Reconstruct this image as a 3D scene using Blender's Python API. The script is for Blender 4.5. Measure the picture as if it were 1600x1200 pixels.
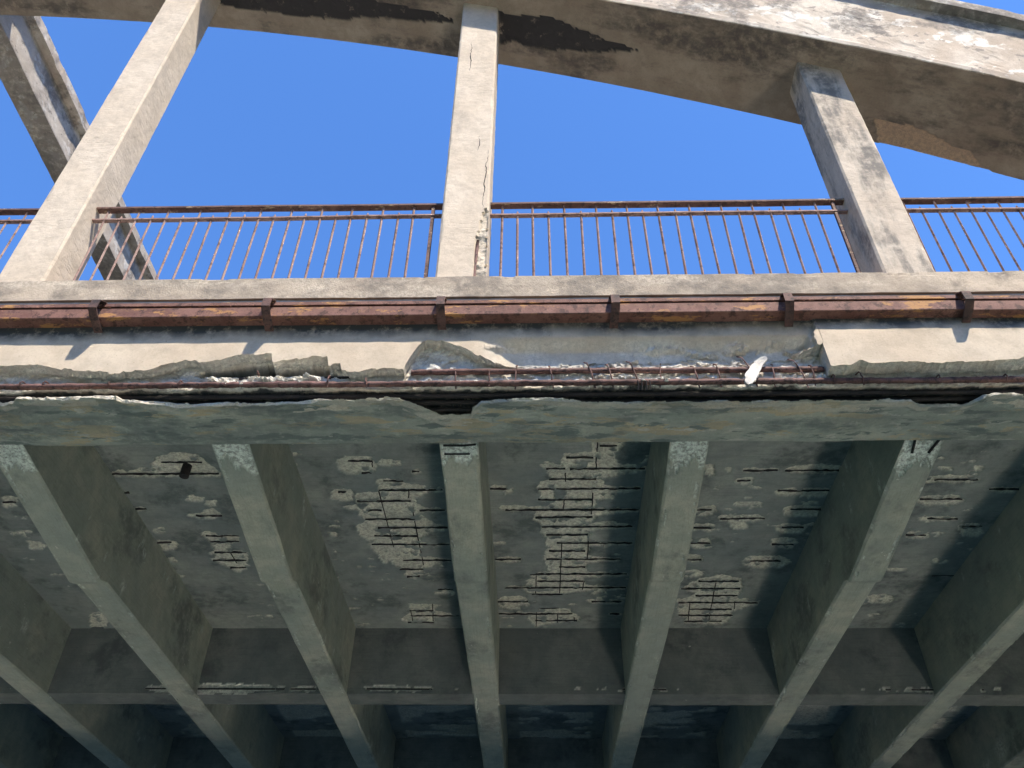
import bpy, math, random
import numpy as np
from mathutils import Matrix, Vector

scene = bpy.context.scene
for ob in list(bpy.data.objects):
    bpy.data.objects.remove(ob, do_unlink=True)
col = scene.collection
rnd = random.Random(7)
np.random.seed(5)

# ------------------------------------------------------------------ camera
cam_d = bpy.data.cameras.new('camera')
cam = bpy.data.objects.new('camera', cam_d)
col.objects.link(cam)
cam_d.sensor_fit = 'HORIZONTAL'
cam_d.sensor_width = 36.0
cam_d.lens = 29.945
cam_d.clip_start = 0.05
cam_d.clip_end = 4000.0
CAM = Matrix(((0.99968662, 0.00718736, 0.02397906, 0.0),
              (0.02280205, -0.65674503, -0.75376789, 0.0),
              (0.01033053, 0.75407845, -0.65670311, 1.6),
              (0, 0, 0, 1)))
cam.matrix_world = CAM
scene.camera = cam

# ------------------------------------------------------------------ sky, sun, exposure
SUN = Vector((0.66, -1.0, 1.85)).normalized()          # direction towards the sun
sun_el = math.asin(SUN.z)
sun_az = math.atan2(SUN.x, SUN.y)
world = bpy.data.worlds.new('World')
scene.world = world
world.use_nodes = True
wn = world.node_tree.nodes
wl = world.node_tree.links
wn.clear()
sky = wn.new('ShaderNodeTexSky')
sky.sky_type = 'NISHITA'
sky.sun_disc = False
sky.sun_elevation = sun_el
sky.sun_rotation = sun_az
sky.altitude = 200.0
sky.air_density = 1.0
sky.dust_density = 0.3
sky.ozone_density = 2.5
bg = wn.new('ShaderNodeBackground')
bg.inputs['Strength'].default_value = 0.13
wo = wn.new('ShaderNodeOutputWorld')
tint = wn.new('ShaderNodeMix')
tint.data_type = 'RGBA'
tint.blend_type = 'MULTIPLY'
tint.inputs[0].default_value = 1.0
tint.inputs[7].default_value = (0.68, 1.07, 1.55, 1.0)      # clear, deep blue air
wl.new(sky.outputs[0], tint.inputs[6])
wl.new(tint.outputs[2], bg.inputs['Color'])
wl.new(bg.outputs[0], wo.inputs['Surface'])

sun_d = bpy.data.lights.new('sun', 'SUN')
sun_d.energy = 5.0
sun_d.angle = math.radians(0.53)
sun_d.color = (1.0, 0.90, 0.76)
sun = bpy.data.objects.new('sun', sun_d)
sun.rotation_euler = SUN.to_track_quat('Z', 'Y').to_euler()
sun.location = (8, -12, 25)
col.objects.link(sun)

vs = scene.view_settings
scene.display_settings.display_device = 'sRGB'
vs.view_transform = 'Standard'
vs.look = 'None'
vs.exposure = 0.74
vs.gamma = 1.0
vs.use_curve_mapping = False
scene.render.film_transparent = False
cy = scene.cycles
cy.use_denoising = True
cy.max_bounces = 8
cy.diffuse_bounces = 4
cy.glossy_bounces = 4
cy.caustics_reflective = True
cy.blur_glossy = 0.0
cy.sample_clamp_indirect = 0.0
PATCH = [[[-1.068,4.825],[-1.093,4.892],[-1.146,4.923],[-1.234,4.933],[-1.319,4.921],[-1.361,4.889],[-1.366,4.823],[-1.338,4.758],[-1.286,4.728],[-1.2,4.719],[-1.117,4.729],[-1.075,4.76]],[[-0.916,4.805],[-0.928,4.828],[-0.957,4.839],[-1.008,4.842],[-1.058,4.838],[-1.084,4.827],[-1.09,4.804],[-1.077,4.781],[-1.048,4.77],[-0.998,4.767],[-0.948,4.771],[-0.922,4.782]],[[-0.791,4.91],[-0.797,4.927],[-0.809,4.935],[-0.83,4.938],[-0.85,4.935],[-0.86,4.927],[-0.862,4.909],[-0.856,4.891],[-0.844,4.883],[-0.823,4.881],[-0.804,4.884],[-0.793,4.892]],[[-1.303,5.196],[-1.321,5.246],[-1.353,5.269],[-1.406,5.277],[-1.457,5.269],[-1.481,5.245],[-1.481,5.195],[-1.463,5.146],[-1.43,5.123],[-1.378,5.116],[-1.329,5.124],[-1.305,5.147]],[[-1.122,4.985],[-1.039,4.99],[-0.916,5.043],[-0.842,5.078],[-0.655,5.107],[-0.659,5.154],[-0.8,5.183],[-0.862,5.266],[-0.844,5.351],[-0.658,5.39],[-0.661,5.419],[-0.868,5.451],[-0.758,5.592],[-0.657,5.632],[-0.668,5.676],[-0.784,5.724],[-0.892,5.804],[-0.869,5.865],[-0.663,5.883],[-0.666,5.916],[-0.879,5.957],[-0.921,6.086],[-0.668,6.131],[-0.671,6.175],[-0.787,6.234],[-0.914,6.309],[-0.865,6.417],[-0.977,6.474],[-1.078,6.417],[-1.112,6.263],[-1.24,6.158],[-1.289,5.983],[-1.292,5.857],[-1.36,5.747],[-1.353,5.614],[-1.28,5.55],[-1.327,5.41],[-1.416,5.372],[-1.411,5.34],[-1.32,5.324],[-1.28,5.156],[-1.114,5.157]],[[-1.104,6.909],[-0.817,6.927],[-0.892,7.05],[-0.673,7.122],[-0.677,7.176],[-0.905,7.187],[-0.914,7.286],[-1.149,7.305],[-1.213,7.212],[-1.128,7.121]],[[-0.695,6.691],[-0.707,6.725],[-0.737,6.742],[-0.79,6.747],[-0.841,6.741],[-0.868,6.725],[-0.875,6.69],[-0.862,6.656],[-0.832,6.64],[-0.78,6.635],[-0.729,6.64],[-0.702,6.656]],[[0.393,4.563],[0.624,4.575],[0.594,4.656],[0.549,4.717],[0.606,4.823],[0.785,4.864],[0.788,4.901],[0.641,4.954],[0.491,4.998],[0.509,5.088],[0.77,5.113],[0.773,5.148],[0.606,5.182],[0.586,5.276],[0.467,5.276],[0.445,5.372],[0.782,5.394],[0.785,5.429],[0.465,5.497],[0.429,5.599],[0.55,5.561],[0.754,5.627],[0.757,5.661],[0.529,5.678],[0.421,5.731],[0.426,5.852],[0.774,5.868],[0.778,5.912],[0.459,5.95],[0.437,6.092],[0.708,6.122],[0.711,6.163],[0.442,6.209],[0.433,6.345],[0.771,6.368],[0.774,6.408],[0.422,6.453],[0.428,6.58],[0.782,6.601],[0.785,6.646],[0.417,6.694],[0.216,6.76],[-0.004,6.759],[-0.096,6.66],[-0.033,6.42],[0.103,6.328],[0.094,6.178],[0.079,6.09],[0.122,5.948],[0.071,5.892],[0.113,5.837],[0.056,5.729],[0.07,5.636],[-0.006,5.545],[0.015,5.419],[-0.215,5.417],[-0.214,5.383],[0.109,5.358],[0.022,5.272],[0.035,5.154],[0.042,5.073],[0.119,4.995],[0.105,4.906],[0.041,4.829],[0.092,4.802],[0.205,4.841],[0.208,4.693],[0.399,4.685]],[[-0.135,5.139],[-0.145,5.179],[-0.175,5.198],[-0.227,5.204],[-0.278,5.197],[-0.306,5.178],[-0.314,5.138],[-0.303,5.098],[-0.274,5.079],[-0.223,5.074],[-0.172,5.08],[-0.144,5.099]],[[-0.025,5.386],[-0.038,5.415],[-0.073,5.429],[-0.138,5.433],[-0.202,5.428],[-0.237,5.414],[-0.248,5.385],[-0.235,5.356],[-0.199,5.343],[-0.136,5.339],[-0.072,5.344],[-0.037,5.358]],[[-0.044,6.894],[-0.06,6.973],[-0.105,7.011],[-0.187,7.023],[-0.269,7.01],[-0.313,6.973],[-0.325,6.894],[-0.307,6.816],[-0.262,6.78],[-0.182,6.769],[-0.102,6.781],[-0.058,6.817]],[[-0.034,6.619],[-0.046,6.638],[-0.08,6.647],[-0.143,6.65],[-0.205,6.647],[-0.239,6.637],[-0.25,6.618],[-0.238,6.6],[-0.204,6.591],[-0.142,6.588],[-0.08,6.591],[-0.046,6.6]],[[-0.329,7.087],[-0.029,7.087],[-0.029,7.016],[0.333,7.017],[0.344,7.095],[0.403,7.16],[0.414,7.251],[0.193,7.306],[0.011,7.381],[-0.055,7.232],[-0.07,7.144],[-0.331,7.144]],[[0.775,6.876],[0.759,6.905],[0.709,6.919],[0.616,6.923],[0.523,6.919],[0.471,6.905],[0.452,6.875],[0.469,6.846],[0.519,6.832],[0.611,6.828],[0.703,6.833],[0.755,6.846]],[[-0.097,6.148],[-0.11,6.179],[-0.148,6.193],[-0.216,6.198],[-0.284,6.193],[-0.321,6.178],[-0.332,6.147],[-0.318,6.116],[-0.281,6.102],[-0.213,6.098],[-0.146,6.103],[-0.109,6.117]],[[-0.222,5.888],[-0.228,5.906],[-0.245,5.915],[-0.276,5.918],[-0.307,5.915],[-0.324,5.906],[-0.329,5.887],[-0.322,5.868],[-0.305,5.86],[-0.274,5.857],[-0.244,5.86],[-0.227,5.869]],[[0.773,7.117],[0.769,7.135],[0.753,7.143],[0.723,7.146],[0.692,7.143],[0.675,7.134],[0.668,7.117],[0.673,7.099],[0.689,7.091],[0.719,7.088],[0.749,7.091],[0.766,7.099]],[[1.264,4.907],[1.268,4.955],[1.26,4.978],[1.241,4.985],[1.22,4.977],[1.205,4.954],[1.194,4.906],[1.191,4.858],[1.199,4.836],[1.218,4.829],[1.239,4.837],[1.253,4.859]],[[1.373,4.899],[1.373,4.918],[1.367,4.927],[1.353,4.93],[1.338,4.927],[1.329,4.918],[1.323,4.899],[1.323,4.879],[1.329,4.871],[1.343,4.868],[1.358,4.871],[1.367,4.88]],[[1.563,5.041],[1.561,5.068],[1.543,5.08],[1.506,5.084],[1.468,5.079],[1.445,5.067],[1.433,5.04],[1.436,5.014],[1.454,5.002],[1.491,4.998],[1.528,5.002],[1.551,5.015]],[[2.164,4.899],[2.15,4.93],[2.089,4.945],[1.972,4.949],[1.852,4.943],[1.784,4.927],[1.754,4.895],[1.77,4.864],[1.831,4.849],[1.947,4.845],[2.065,4.851],[2.133,4.867]],[[1.71,4.91],[1.7,4.926],[1.661,4.933],[1.589,4.935],[1.516,4.932],[1.475,4.924],[1.458,4.908],[1.469,4.892],[1.507,4.885],[1.579,4.883],[1.652,4.886],[1.693,4.894]],[[2.14,5.191],[2.128,5.23],[2.068,5.248],[1.954,5.253],[1.836,5.246],[1.768,5.227],[1.738,5.188],[1.751,5.149],[1.811,5.132],[1.924,5.127],[2.04,5.134],[2.108,5.152]],[[1.682,5.335],[1.675,5.354],[1.644,5.362],[1.586,5.365],[1.526,5.362],[1.492,5.352],[1.478,5.333],[1.486,5.314],[1.516,5.306],[1.574,5.303],[1.633,5.307],[1.667,5.316]],[[1.742,5.532],[1.73,5.566],[1.676,5.583],[1.573,5.587],[1.468,5.581],[1.408,5.564],[1.383,5.529],[1.397,5.495],[1.451,5.479],[1.553,5.475],[1.656,5.481],[1.716,5.497]],[[1.648,5.625],[1.647,5.668],[1.625,5.688],[1.579,5.695],[1.53,5.688],[1.501,5.667],[1.485,5.624],[1.486,5.581],[1.509,5.561],[1.554,5.555],[1.602,5.562],[1.631,5.582]],[[2.17,5.439],[2.166,5.493],[2.123,5.518],[2.034,5.526],[1.942,5.517],[1.886,5.491],[1.857,5.437],[1.863,5.384],[1.907,5.36],[1.993,5.352],[2.084,5.361],[2.139,5.386]],[[2.079,5.683],[2.077,5.728],[2.047,5.749],[1.984,5.756],[1.917,5.749],[1.877,5.727],[1.856,5.682],[1.858,5.637],[1.889,5.617],[1.951,5.61],[2.016,5.617],[2.056,5.638]],[[2.061,5.894],[2.062,5.948],[2.035,5.974],[1.977,5.982],[1.916,5.973],[1.877,5.947],[1.855,5.893],[1.855,5.84],[1.883,5.815],[1.939,5.807],[2.0,5.816],[2.038,5.841]],[[2.073,6.188],[2.065,6.251],[2.01,6.281],[1.899,6.291],[1.784,6.28],[1.716,6.25],[1.684,6.186],[1.693,6.123],[1.749,6.094],[1.858,6.085],[1.97,6.095],[2.038,6.125]],[[1.356,5.428],[1.355,5.473],[1.334,5.494],[1.292,5.501],[1.248,5.493],[1.221,5.472],[1.207,5.427],[1.209,5.382],[1.229,5.362],[1.271,5.355],[1.314,5.362],[1.341,5.383]],[[1.382,5.66],[1.379,5.701],[1.355,5.721],[1.307,5.727],[1.257,5.72],[1.228,5.701],[1.213,5.659],[1.216,5.619],[1.24,5.6],[1.288,5.594],[1.337,5.6],[1.366,5.62]],[[1.396,5.895],[1.395,5.952],[1.371,5.979],[1.322,5.988],[1.271,5.979],[1.239,5.951],[1.222,5.894],[1.224,5.838],[1.248,5.812],[1.296,5.804],[1.346,5.812],[1.378,5.839]],[[1.373,6.127],[1.371,6.168],[1.35,6.188],[1.308,6.194],[1.263,6.187],[1.237,6.167],[1.223,6.126],[1.226,6.085],[1.247,6.066],[1.289,6.06],[1.333,6.066],[1.359,6.086]],[[1.402,6.386],[1.399,6.428],[1.376,6.448],[1.33,6.454],[1.283,6.447],[1.255,6.427],[1.24,6.385],[1.244,6.343],[1.267,6.324],[1.312,6.317],[1.359,6.324],[1.387,6.344]],[[3.137,5.032],[3.13,5.063],[3.082,5.077],[2.985,5.081],[2.884,5.075],[2.825,5.06],[2.796,5.029],[2.804,4.999],[2.853,4.985],[2.949,4.981],[3.048,4.987],[3.107,5.001]],[[3.13,5.297],[3.128,5.34],[3.083,5.361],[2.99,5.367],[2.892,5.359],[2.833,5.338],[2.8,5.295],[2.804,5.252],[2.849,5.232],[2.941,5.226],[3.037,5.234],[3.096,5.254]],[[2.903,4.899],[2.903,4.913],[2.891,4.92],[2.865,4.922],[2.837,4.919],[2.82,4.913],[2.81,4.899],[2.81,4.885],[2.823,4.879],[2.849,4.877],[2.876,4.879],[2.893,4.886]],[[3.121,4.905],[3.125,4.925],[3.116,4.934],[3.095,4.937],[3.071,4.934],[3.054,4.924],[3.043,4.904],[3.039,4.884],[3.048,4.875],[3.069,4.872],[3.093,4.875],[3.109,4.885]],[[3.183,5.553],[3.175,5.575],[3.134,5.585],[3.054,5.588],[2.972,5.584],[2.923,5.574],[2.9,5.551],[2.908,5.529],[2.949,5.519],[3.029,5.516],[3.111,5.52],[3.159,5.531]],[[3.047,5.779],[3.049,5.816],[3.026,5.833],[2.974,5.838],[2.919,5.832],[2.884,5.815],[2.862,5.778],[2.861,5.742],[2.884,5.725],[2.935,5.72],[2.989,5.725],[3.024,5.743]],[[3.425,5.706],[3.439,5.768],[3.421,5.797],[3.371,5.806],[3.314,5.796],[3.274,5.767],[3.241,5.705],[3.228,5.643],[3.247,5.615],[3.295,5.606],[3.351,5.616],[3.391,5.644]],[[3.322,6.182],[3.325,6.206],[3.311,6.217],[3.28,6.221],[3.246,6.217],[3.224,6.206],[3.21,6.181],[3.208,6.157],[3.221,6.146],[3.252,6.142],[3.286,6.146],[3.307,6.157]],[[3.503,5.164],[3.5,5.189],[3.465,5.2],[3.395,5.204],[3.322,5.199],[3.278,5.187],[3.255,5.162],[3.258,5.138],[3.293,5.127],[3.362,5.123],[3.435,5.128],[3.479,5.139]],[[3.101,6.835],[3.106,6.887],[3.077,6.912],[3.014,6.92],[2.946,6.912],[2.903,6.887],[2.875,6.834],[2.872,6.782],[2.901,6.757],[2.963,6.75],[3.03,6.758],[3.073,6.782]],[[3.057,6.317],[3.051,6.333],[3.023,6.341],[2.967,6.343],[2.91,6.34],[2.876,6.333],[2.861,6.316],[2.866,6.3],[2.895,6.293],[2.951,6.29],[3.007,6.293],[3.041,6.301]],[[1.376,6.474],[1.556,6.401],[1.747,6.475],[1.767,6.653],[1.754,6.783],[1.947,6.853],[1.959,6.951],[1.9,6.973],[1.768,7.084],[1.78,7.227],[1.709,7.344],[1.365,7.314],[1.376,7.197],[1.295,7.174],[1.253,6.835],[1.392,6.756],[1.255,6.651]],[[-2.562,4.696],[-2.431,4.663],[-2.302,4.698],[-2.231,4.869],[-2.213,4.915],[-2.225,4.958],[-3.073,4.951],[-3.049,4.887],[-2.695,4.848],[-2.651,4.779]],[[-2.628,5.468],[-2.407,5.369],[-2.348,5.469],[-2.561,5.554]],[[-2.341,5.303],[-2.353,5.329],[-2.371,5.342],[-2.398,5.346],[-2.423,5.341],[-2.434,5.329],[-2.431,5.302],[-2.418,5.276],[-2.401,5.264],[-2.374,5.26],[-2.349,5.265],[-2.338,5.277]],[[-2.588,5.717],[-2.434,5.655],[-2.3,5.784],[-2.335,5.871],[-2.433,5.893],[-2.302,6.029],[-2.378,6.288],[-2.485,6.346],[-2.587,6.191],[-2.669,6.05],[-2.544,5.96],[-2.581,5.848]],[[-2.855,5.682],[-2.873,5.718],[-2.894,5.736],[-2.923,5.741],[-2.948,5.735],[-2.958,5.718],[-2.95,5.681],[-2.933,5.645],[-2.912,5.628],[-2.883,5.623],[-2.858,5.628],[-2.848,5.645]],[[-2.835,5.9],[-2.863,5.952],[-2.903,5.977],[-2.964,5.985],[-3.02,5.976],[-3.043,5.951],[-3.036,5.899],[-3.008,5.847],[-2.968,5.823],[-2.908,5.815],[-2.853,5.824],[-2.829,5.848]],[[-2.923,6.135],[-2.935,6.16],[-2.951,6.172],[-2.974,6.175],[-2.995,6.171],[-3.003,6.16],[-2.999,6.135],[-2.986,6.111],[-2.971,6.099],[-2.948,6.095],[-2.927,6.099],[-2.919,6.111]],[[-2.417,5.233],[-2.433,5.259],[-2.46,5.271],[-2.504,5.275],[-2.545,5.27],[-2.565,5.258],[-2.564,5.232],[-2.548,5.206],[-2.521,5.195],[-2.478,5.191],[-2.437,5.195],[-2.417,5.207]],[[-2.938,5.15],[-2.95,5.164],[-2.971,5.17],[-3.007,5.172],[-3.041,5.17],[-3.058,5.163],[-3.059,5.149],[-3.047,5.135],[-3.026,5.129],[-2.99,5.127],[-2.956,5.129],[-2.94,5.136]],[[-2.896,5.376],[-2.907,5.394],[-2.925,5.403],[-2.954,5.405],[-2.981,5.402],[-2.993,5.393],[-2.992,5.375],[-2.98,5.357],[-2.962,5.349],[-2.933,5.346],[-2.907,5.349],[-2.894,5.358]],[[-3.834,5.271],[-3.863,5.318],[-3.895,5.34],[-3.937,5.347],[-3.973,5.339],[-3.983,5.317],[-3.968,5.27],[-3.939,5.224],[-3.907,5.203],[-3.865,5.196],[-3.831,5.203],[-3.819,5.225]],[[-3.893,5.899],[-3.918,5.937],[-3.95,5.956],[-3.996,5.962],[-4.036,5.955],[-4.052,5.937],[-4.042,5.898],[-4.016,5.86],[-3.985,5.842],[-3.94,5.836],[-3.9,5.842],[-3.884,5.86]],[[-3.924,7.249],[-3.979,7.367],[-4.027,7.423],[-4.083,7.442],[-4.124,7.423],[-4.129,7.367],[-4.09,7.249],[-4.035,7.134],[-3.988,7.08],[-3.934,7.063],[-3.894,7.08],[-3.889,7.134]],[[-2.918,6.409],[-2.93,6.424],[-2.951,6.432],[-2.987,6.434],[-3.022,6.431],[-3.039,6.424],[-3.04,6.409],[-3.029,6.393],[-3.007,6.386],[-2.971,6.384],[-2.937,6.386],[-2.92,6.394]],[[-2.361,7.157],[-2.379,7.179],[-2.419,7.189],[-2.488,7.192],[-2.556,7.189],[-2.591,7.178],[-2.598,7.157],[-2.58,7.136],[-2.54,7.126],[-2.471,7.123],[-2.404,7.126],[-2.369,7.136]]]
HBAR = [[-1.281,-1.111,4.776],[-1.209,-1.138,4.918],[-1.069,-0.926,5.02],[-1.118,-0.657,5.136],[-1.299,-0.903,5.277],[-1.237,-1.135,5.404],[-0.85,-0.66,5.406],[-1.276,-0.897,5.525],[-1.197,-0.659,5.649],[-1.243,-0.909,5.771],[-1.283,-0.664,5.9],[-1.061,-0.669,6.15],[-1.109,-0.913,6.3],[-1.063,-0.956,6.423],[-0.824,-0.692,6.648],[-1.136,-0.908,7.05],[-1.115,-0.672,7.15],[-1.155,-0.914,7.286],[-0.851,-0.8,4.903],[-1.418,-1.359,5.155],[0.45,0.566,4.614],[0.228,0.414,4.747],[0.092,0.225,4.878],[0.257,0.78,4.881],[0.112,0.446,5.007],[0.035,0.153,5.127],[0.166,0.771,5.129],[0.035,0.433,5.269],[-0.208,0.783,5.406],[0.015,0.445,5.508],[0.063,0.756,5.643],[0.099,0.422,5.762],[0.185,0.776,5.886],[0.122,0.411,6.008],[0.102,0.709,6.139],[0.207,0.422,6.269],[-0.032,0.773,6.385],[0.028,0.417,6.506],[-0.25,0.783,6.622],[-0.019,0.247,6.743],[-0.322,-0.052,6.877],[0.503,0.764,6.879],[-0.322,0.344,7.116],[0.676,0.765,7.117],[0.011,0.389,7.251],[-0.311,-0.18,5.124],[-0.325,-0.104,6.139],[0.044,0.22,6.999],[1.754,2.153,4.914],[1.465,1.704,4.911],[1.757,2.127,5.164],[1.904,2.137,5.411],[1.405,1.739,5.535],[1.894,2.058,5.66],[1.871,2.039,5.916],[1.75,1.993,6.173],[1.382,1.719,6.515],[1.254,1.753,6.642],[1.394,1.752,6.772],[1.261,1.949,6.901],[1.379,1.746,7.027],[1.292,1.779,7.146],[1.359,1.696,7.267],[1.215,1.322,5.413],[1.218,1.36,5.664],[1.226,1.384,5.89],[1.227,1.354,6.152],[2.827,3.128,5.034],[2.81,3.111,5.283],[3.256,3.49,5.156],[3.248,3.399,5.655],[2.952,3.177,5.548],[2.867,3.02,5.779],[3.284,3.472,6.417],[1.446,1.538,5.033],[-2.59,-2.307,4.781],[-3.049,-2.226,4.919],[-3.056,-2.95,5.153],[-2.986,-2.899,5.373],[-2.557,-2.359,5.469],[-2.567,-2.306,5.761],[-2.558,-2.329,5.849],[-2.572,-2.315,6.015],[-2.621,-2.348,6.144],[-2.511,-2.379,6.264],[-3.011,-2.873,5.859],[-3.947,-3.85,5.273]]
VBAR = [[-1.121,5.157,-1.116,5.942],[-0.9,5.136,-0.913,5.242],[-0.902,5.388,-0.907,6.234],[-1.115,4.777,-1.122,4.852],[-0.897,6.927,-0.921,7.268],[-1.103,7.05,-1.111,7.268],[0.432,4.573,0.438,4.685],[0.435,4.748,0.442,4.882],[0.229,4.94,0.231,5.041],[0.228,5.274,0.224,5.396],[0.433,5.192,0.434,5.472],[0.429,5.852,0.432,6.15],[0.221,5.893,0.223,6.726],[0.02,6.421,0.015,6.726],[0.425,6.516,0.415,6.661],[0.023,7.016,0.019,7.381],[0.211,7.123,0.21,7.343],[0.363,7.196,0.366,7.381],[1.532,6.55,1.578,7.255],[1.748,6.89,1.771,7.028],[1.364,6.917,1.396,7.255],[-2.424,5.697,-2.466,5.848],[-2.447,6.028,-2.444,6.192]]
FACE = [[-2.927,4.724],[-2.712,4.722],[-2.578,4.697],[-2.375,4.672],[-2.23,4.661],[-2.079,4.683],[-2.035,4.715],[-1.905,4.757],[-1.793,4.736],[-1.709,4.754],[-1.622,4.792],[-1.437,4.795],[-1.42,4.732],[-1.268,4.759],[-1.123,4.782],[-1.108,4.715],[-1.046,4.714],[-1.032,4.663],[-0.939,4.666],[-0.803,4.693],[-0.69,4.678],[-0.688,4.725],[-0.655,4.791],[-0.625,4.849],[-0.589,4.898],[-0.51,4.882],[-0.394,4.846],[-0.306,4.778],[-0.193,4.738],[0.029,4.745],[0.238,4.757],[0.447,4.774],[0.688,4.757],[0.935,4.792],[1.208,4.77],[1.453,4.791],[1.578,4.824],[1.563,4.729],[1.583,4.654],[1.695,4.658],[1.755,4.694],[1.799,4.666],[1.938,4.683],[2.069,4.668],[2.273,4.675],[2.508,4.677],[2.617,4.699]]
RIM = [[-2.872,3.477],[-2.792,3.456],[-2.763,3.425],[-2.518,3.427],[-2.322,3.413],[-2.221,3.42],[-2.199,3.452],[-1.966,3.481],[-1.894,3.503],[-1.761,3.489],[-1.621,3.485],[-1.484,3.491],[-1.239,3.478],[-1.096,3.447],[-0.924,3.444],[-0.703,3.446],[-0.656,3.479],[-0.593,3.533],[-0.496,3.616],[-0.336,3.618],[-0.325,3.563],[-0.274,3.493],[-0.143,3.473],[0.061,3.465],[0.435,3.495],[0.57,3.491],[1.514,3.49],[2.0,3.496],[2.068,3.549],[2.288,3.552],[2.335,3.499],[2.368,3.458],[2.424,3.432],[2.558,3.439]]
ARCHSP = [[[-3.05,3.669],[-2.965,3.711],[-2.643,3.726],[-2.165,3.745],[-1.719,3.721],[-1.338,3.656],[-1.034,3.65],[-0.794,3.629],[-0.645,3.596],[-0.789,3.564],[-1.081,3.533],[-1.318,3.517],[-1.555,3.486],[-2.053,3.517],[-2.697,3.567]],[[-0.266,3.453],[-0.154,3.476],[0.122,3.431],[0.284,3.454],[0.447,3.505],[0.608,3.541],[0.848,3.587],[0.926,3.592],[0.72,3.634],[0.4,3.695],[0.179,3.724],[-0.046,3.719],[-0.159,3.695],[-0.27,3.757]],[[-3.238,3.646],[-3.077,3.671],[-3.077,3.758],[-3.156,3.801],[-3.219,3.832],[-3.272,3.748]],[[2.712,3.742],[2.849,3.738],[3.064,3.745],[3.253,3.821],[3.356,3.821],[3.443,3.9],[3.519,3.947],[3.353,4.008],[3.132,3.979],[2.911,3.965],[2.799,3.961]]]
# ------------------------------------------------------------------ numpy noise
def _hash(ix, iy, seed):
    n = (ix.astype(np.int64) * 374761393 + iy.astype(np.int64) * 668265263 + seed * 974634541) & 0xFFFFFFFF
    n = ((n ^ (n >> 13)) * 1274126177) & 0xFFFFFFFF
    n = n ^ (n >> 16)
    return (n & 0xFFFF) / 65535.0

def vnoise(x, y, seed=0):
    x = np.asarray(x, float); y = np.asarray(y, float)
    x, y = np.broadcast_arrays(x, y)
    ix = np.floor(x); iy = np.floor(y)
    fx = x - ix; fy = y - iy
    fx = fx * fx * (3 - 2 * fx); fy = fy * fy * (3 - 2 * fy)
    a = _hash(ix, iy, seed); b = _hash(ix + 1, iy, seed)
    c = _hash(ix, iy + 1, seed); d = _hash(ix + 1, iy + 1, seed)
    return (a + (b - a) * fx) * (1 - fy) + (c + (d - c) * fx) * fy

def fbm(x, y, seed=0, octs=4):
    """-1..1"""
    s = 0.0; amp = 1.0; tot = 0.0
    for i in range(octs):
        s = s + amp * (vnoise(x * 2 ** i, y * 2 ** i, seed + i * 17) * 2 - 1)
        tot += amp
        amp *= 0.55
    return s / tot

def facet(x, y, seed=0):
    """angular broken-stone relief, about -1..1: tilted plates on a jittered cell grid"""
    x, y = np.broadcast_arrays(np.asarray(x, float), np.asarray(y, float))
    ix = np.floor(x); iy = np.floor(y)
    best = np.full(x.shape, 9.0); val = np.zeros(x.shape)
    for dx in (-1, 0, 1):
        for dy in (-1, 0, 1):
            cx = ix + dx; cy_ = iy + dy
            px = cx + _hash(cx, cy_, seed); py = cy_ + _hash(cx, cy_, seed + 1)
            d = (x - px) ** 2 + (y - py) ** 2
            hgt = _hash(cx, cy_, seed + 2) * 1.2 - 0.6 + (_hash(cx, cy_, seed + 3) - 0.5) * 1.6 * (x - px) + (_hash(cx, cy_, seed + 4) - 0.5) * 1.6 * (y - py)
            m = d < best
            best = np.where(m, d, best); val = np.where(m, hgt, val)
    return val

def sstep(a, b, x):
    t = np.clip((x - a) / (b - a), 0, 1)
    return t * t * (3 - 2 * t)

def inpoly(px, py, poly):
    r = np.zeros(px.shape, bool)
    n = len(poly)
    j = n - 1
    for i in range(n):
        xi, yi = poly[i]; xj, yj = poly[j]
        if yi != yj:
            c = ((yi > py) != (yj > py)) & (px < (xj - xi) * (py - yi) / (yj - yi) + xi)
            r ^= c
        j = i
    return r

def blur(a, k=1):
    for _ in range(k):
        p = np.pad(a, 1, mode='edge')
        a = (p[1:-1, 1:-1] * 4 + p[:-2, 1:-1] + p[2:, 1:-1] + p[1:-1, :-2] + p[1:-1, 2:]) / 8.0
    return a

# ------------------------------------------------------------------ mesh helpers
def link(name, me, parent=None, mat=None):
    o = bpy.data.objects.new(name, me)
    col.objects.link(o)
    if mat is not None and len(me.materials) == 0:
        me.materials.append(mat)
    if parent is not None:
        o.parent = parent
        r = parent
        while r.parent is not None:
            r = r.parent
        # vertices are written in world metres; undo the root's offset once
        if parent == r:
            o.location = -r.location
    return o

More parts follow.
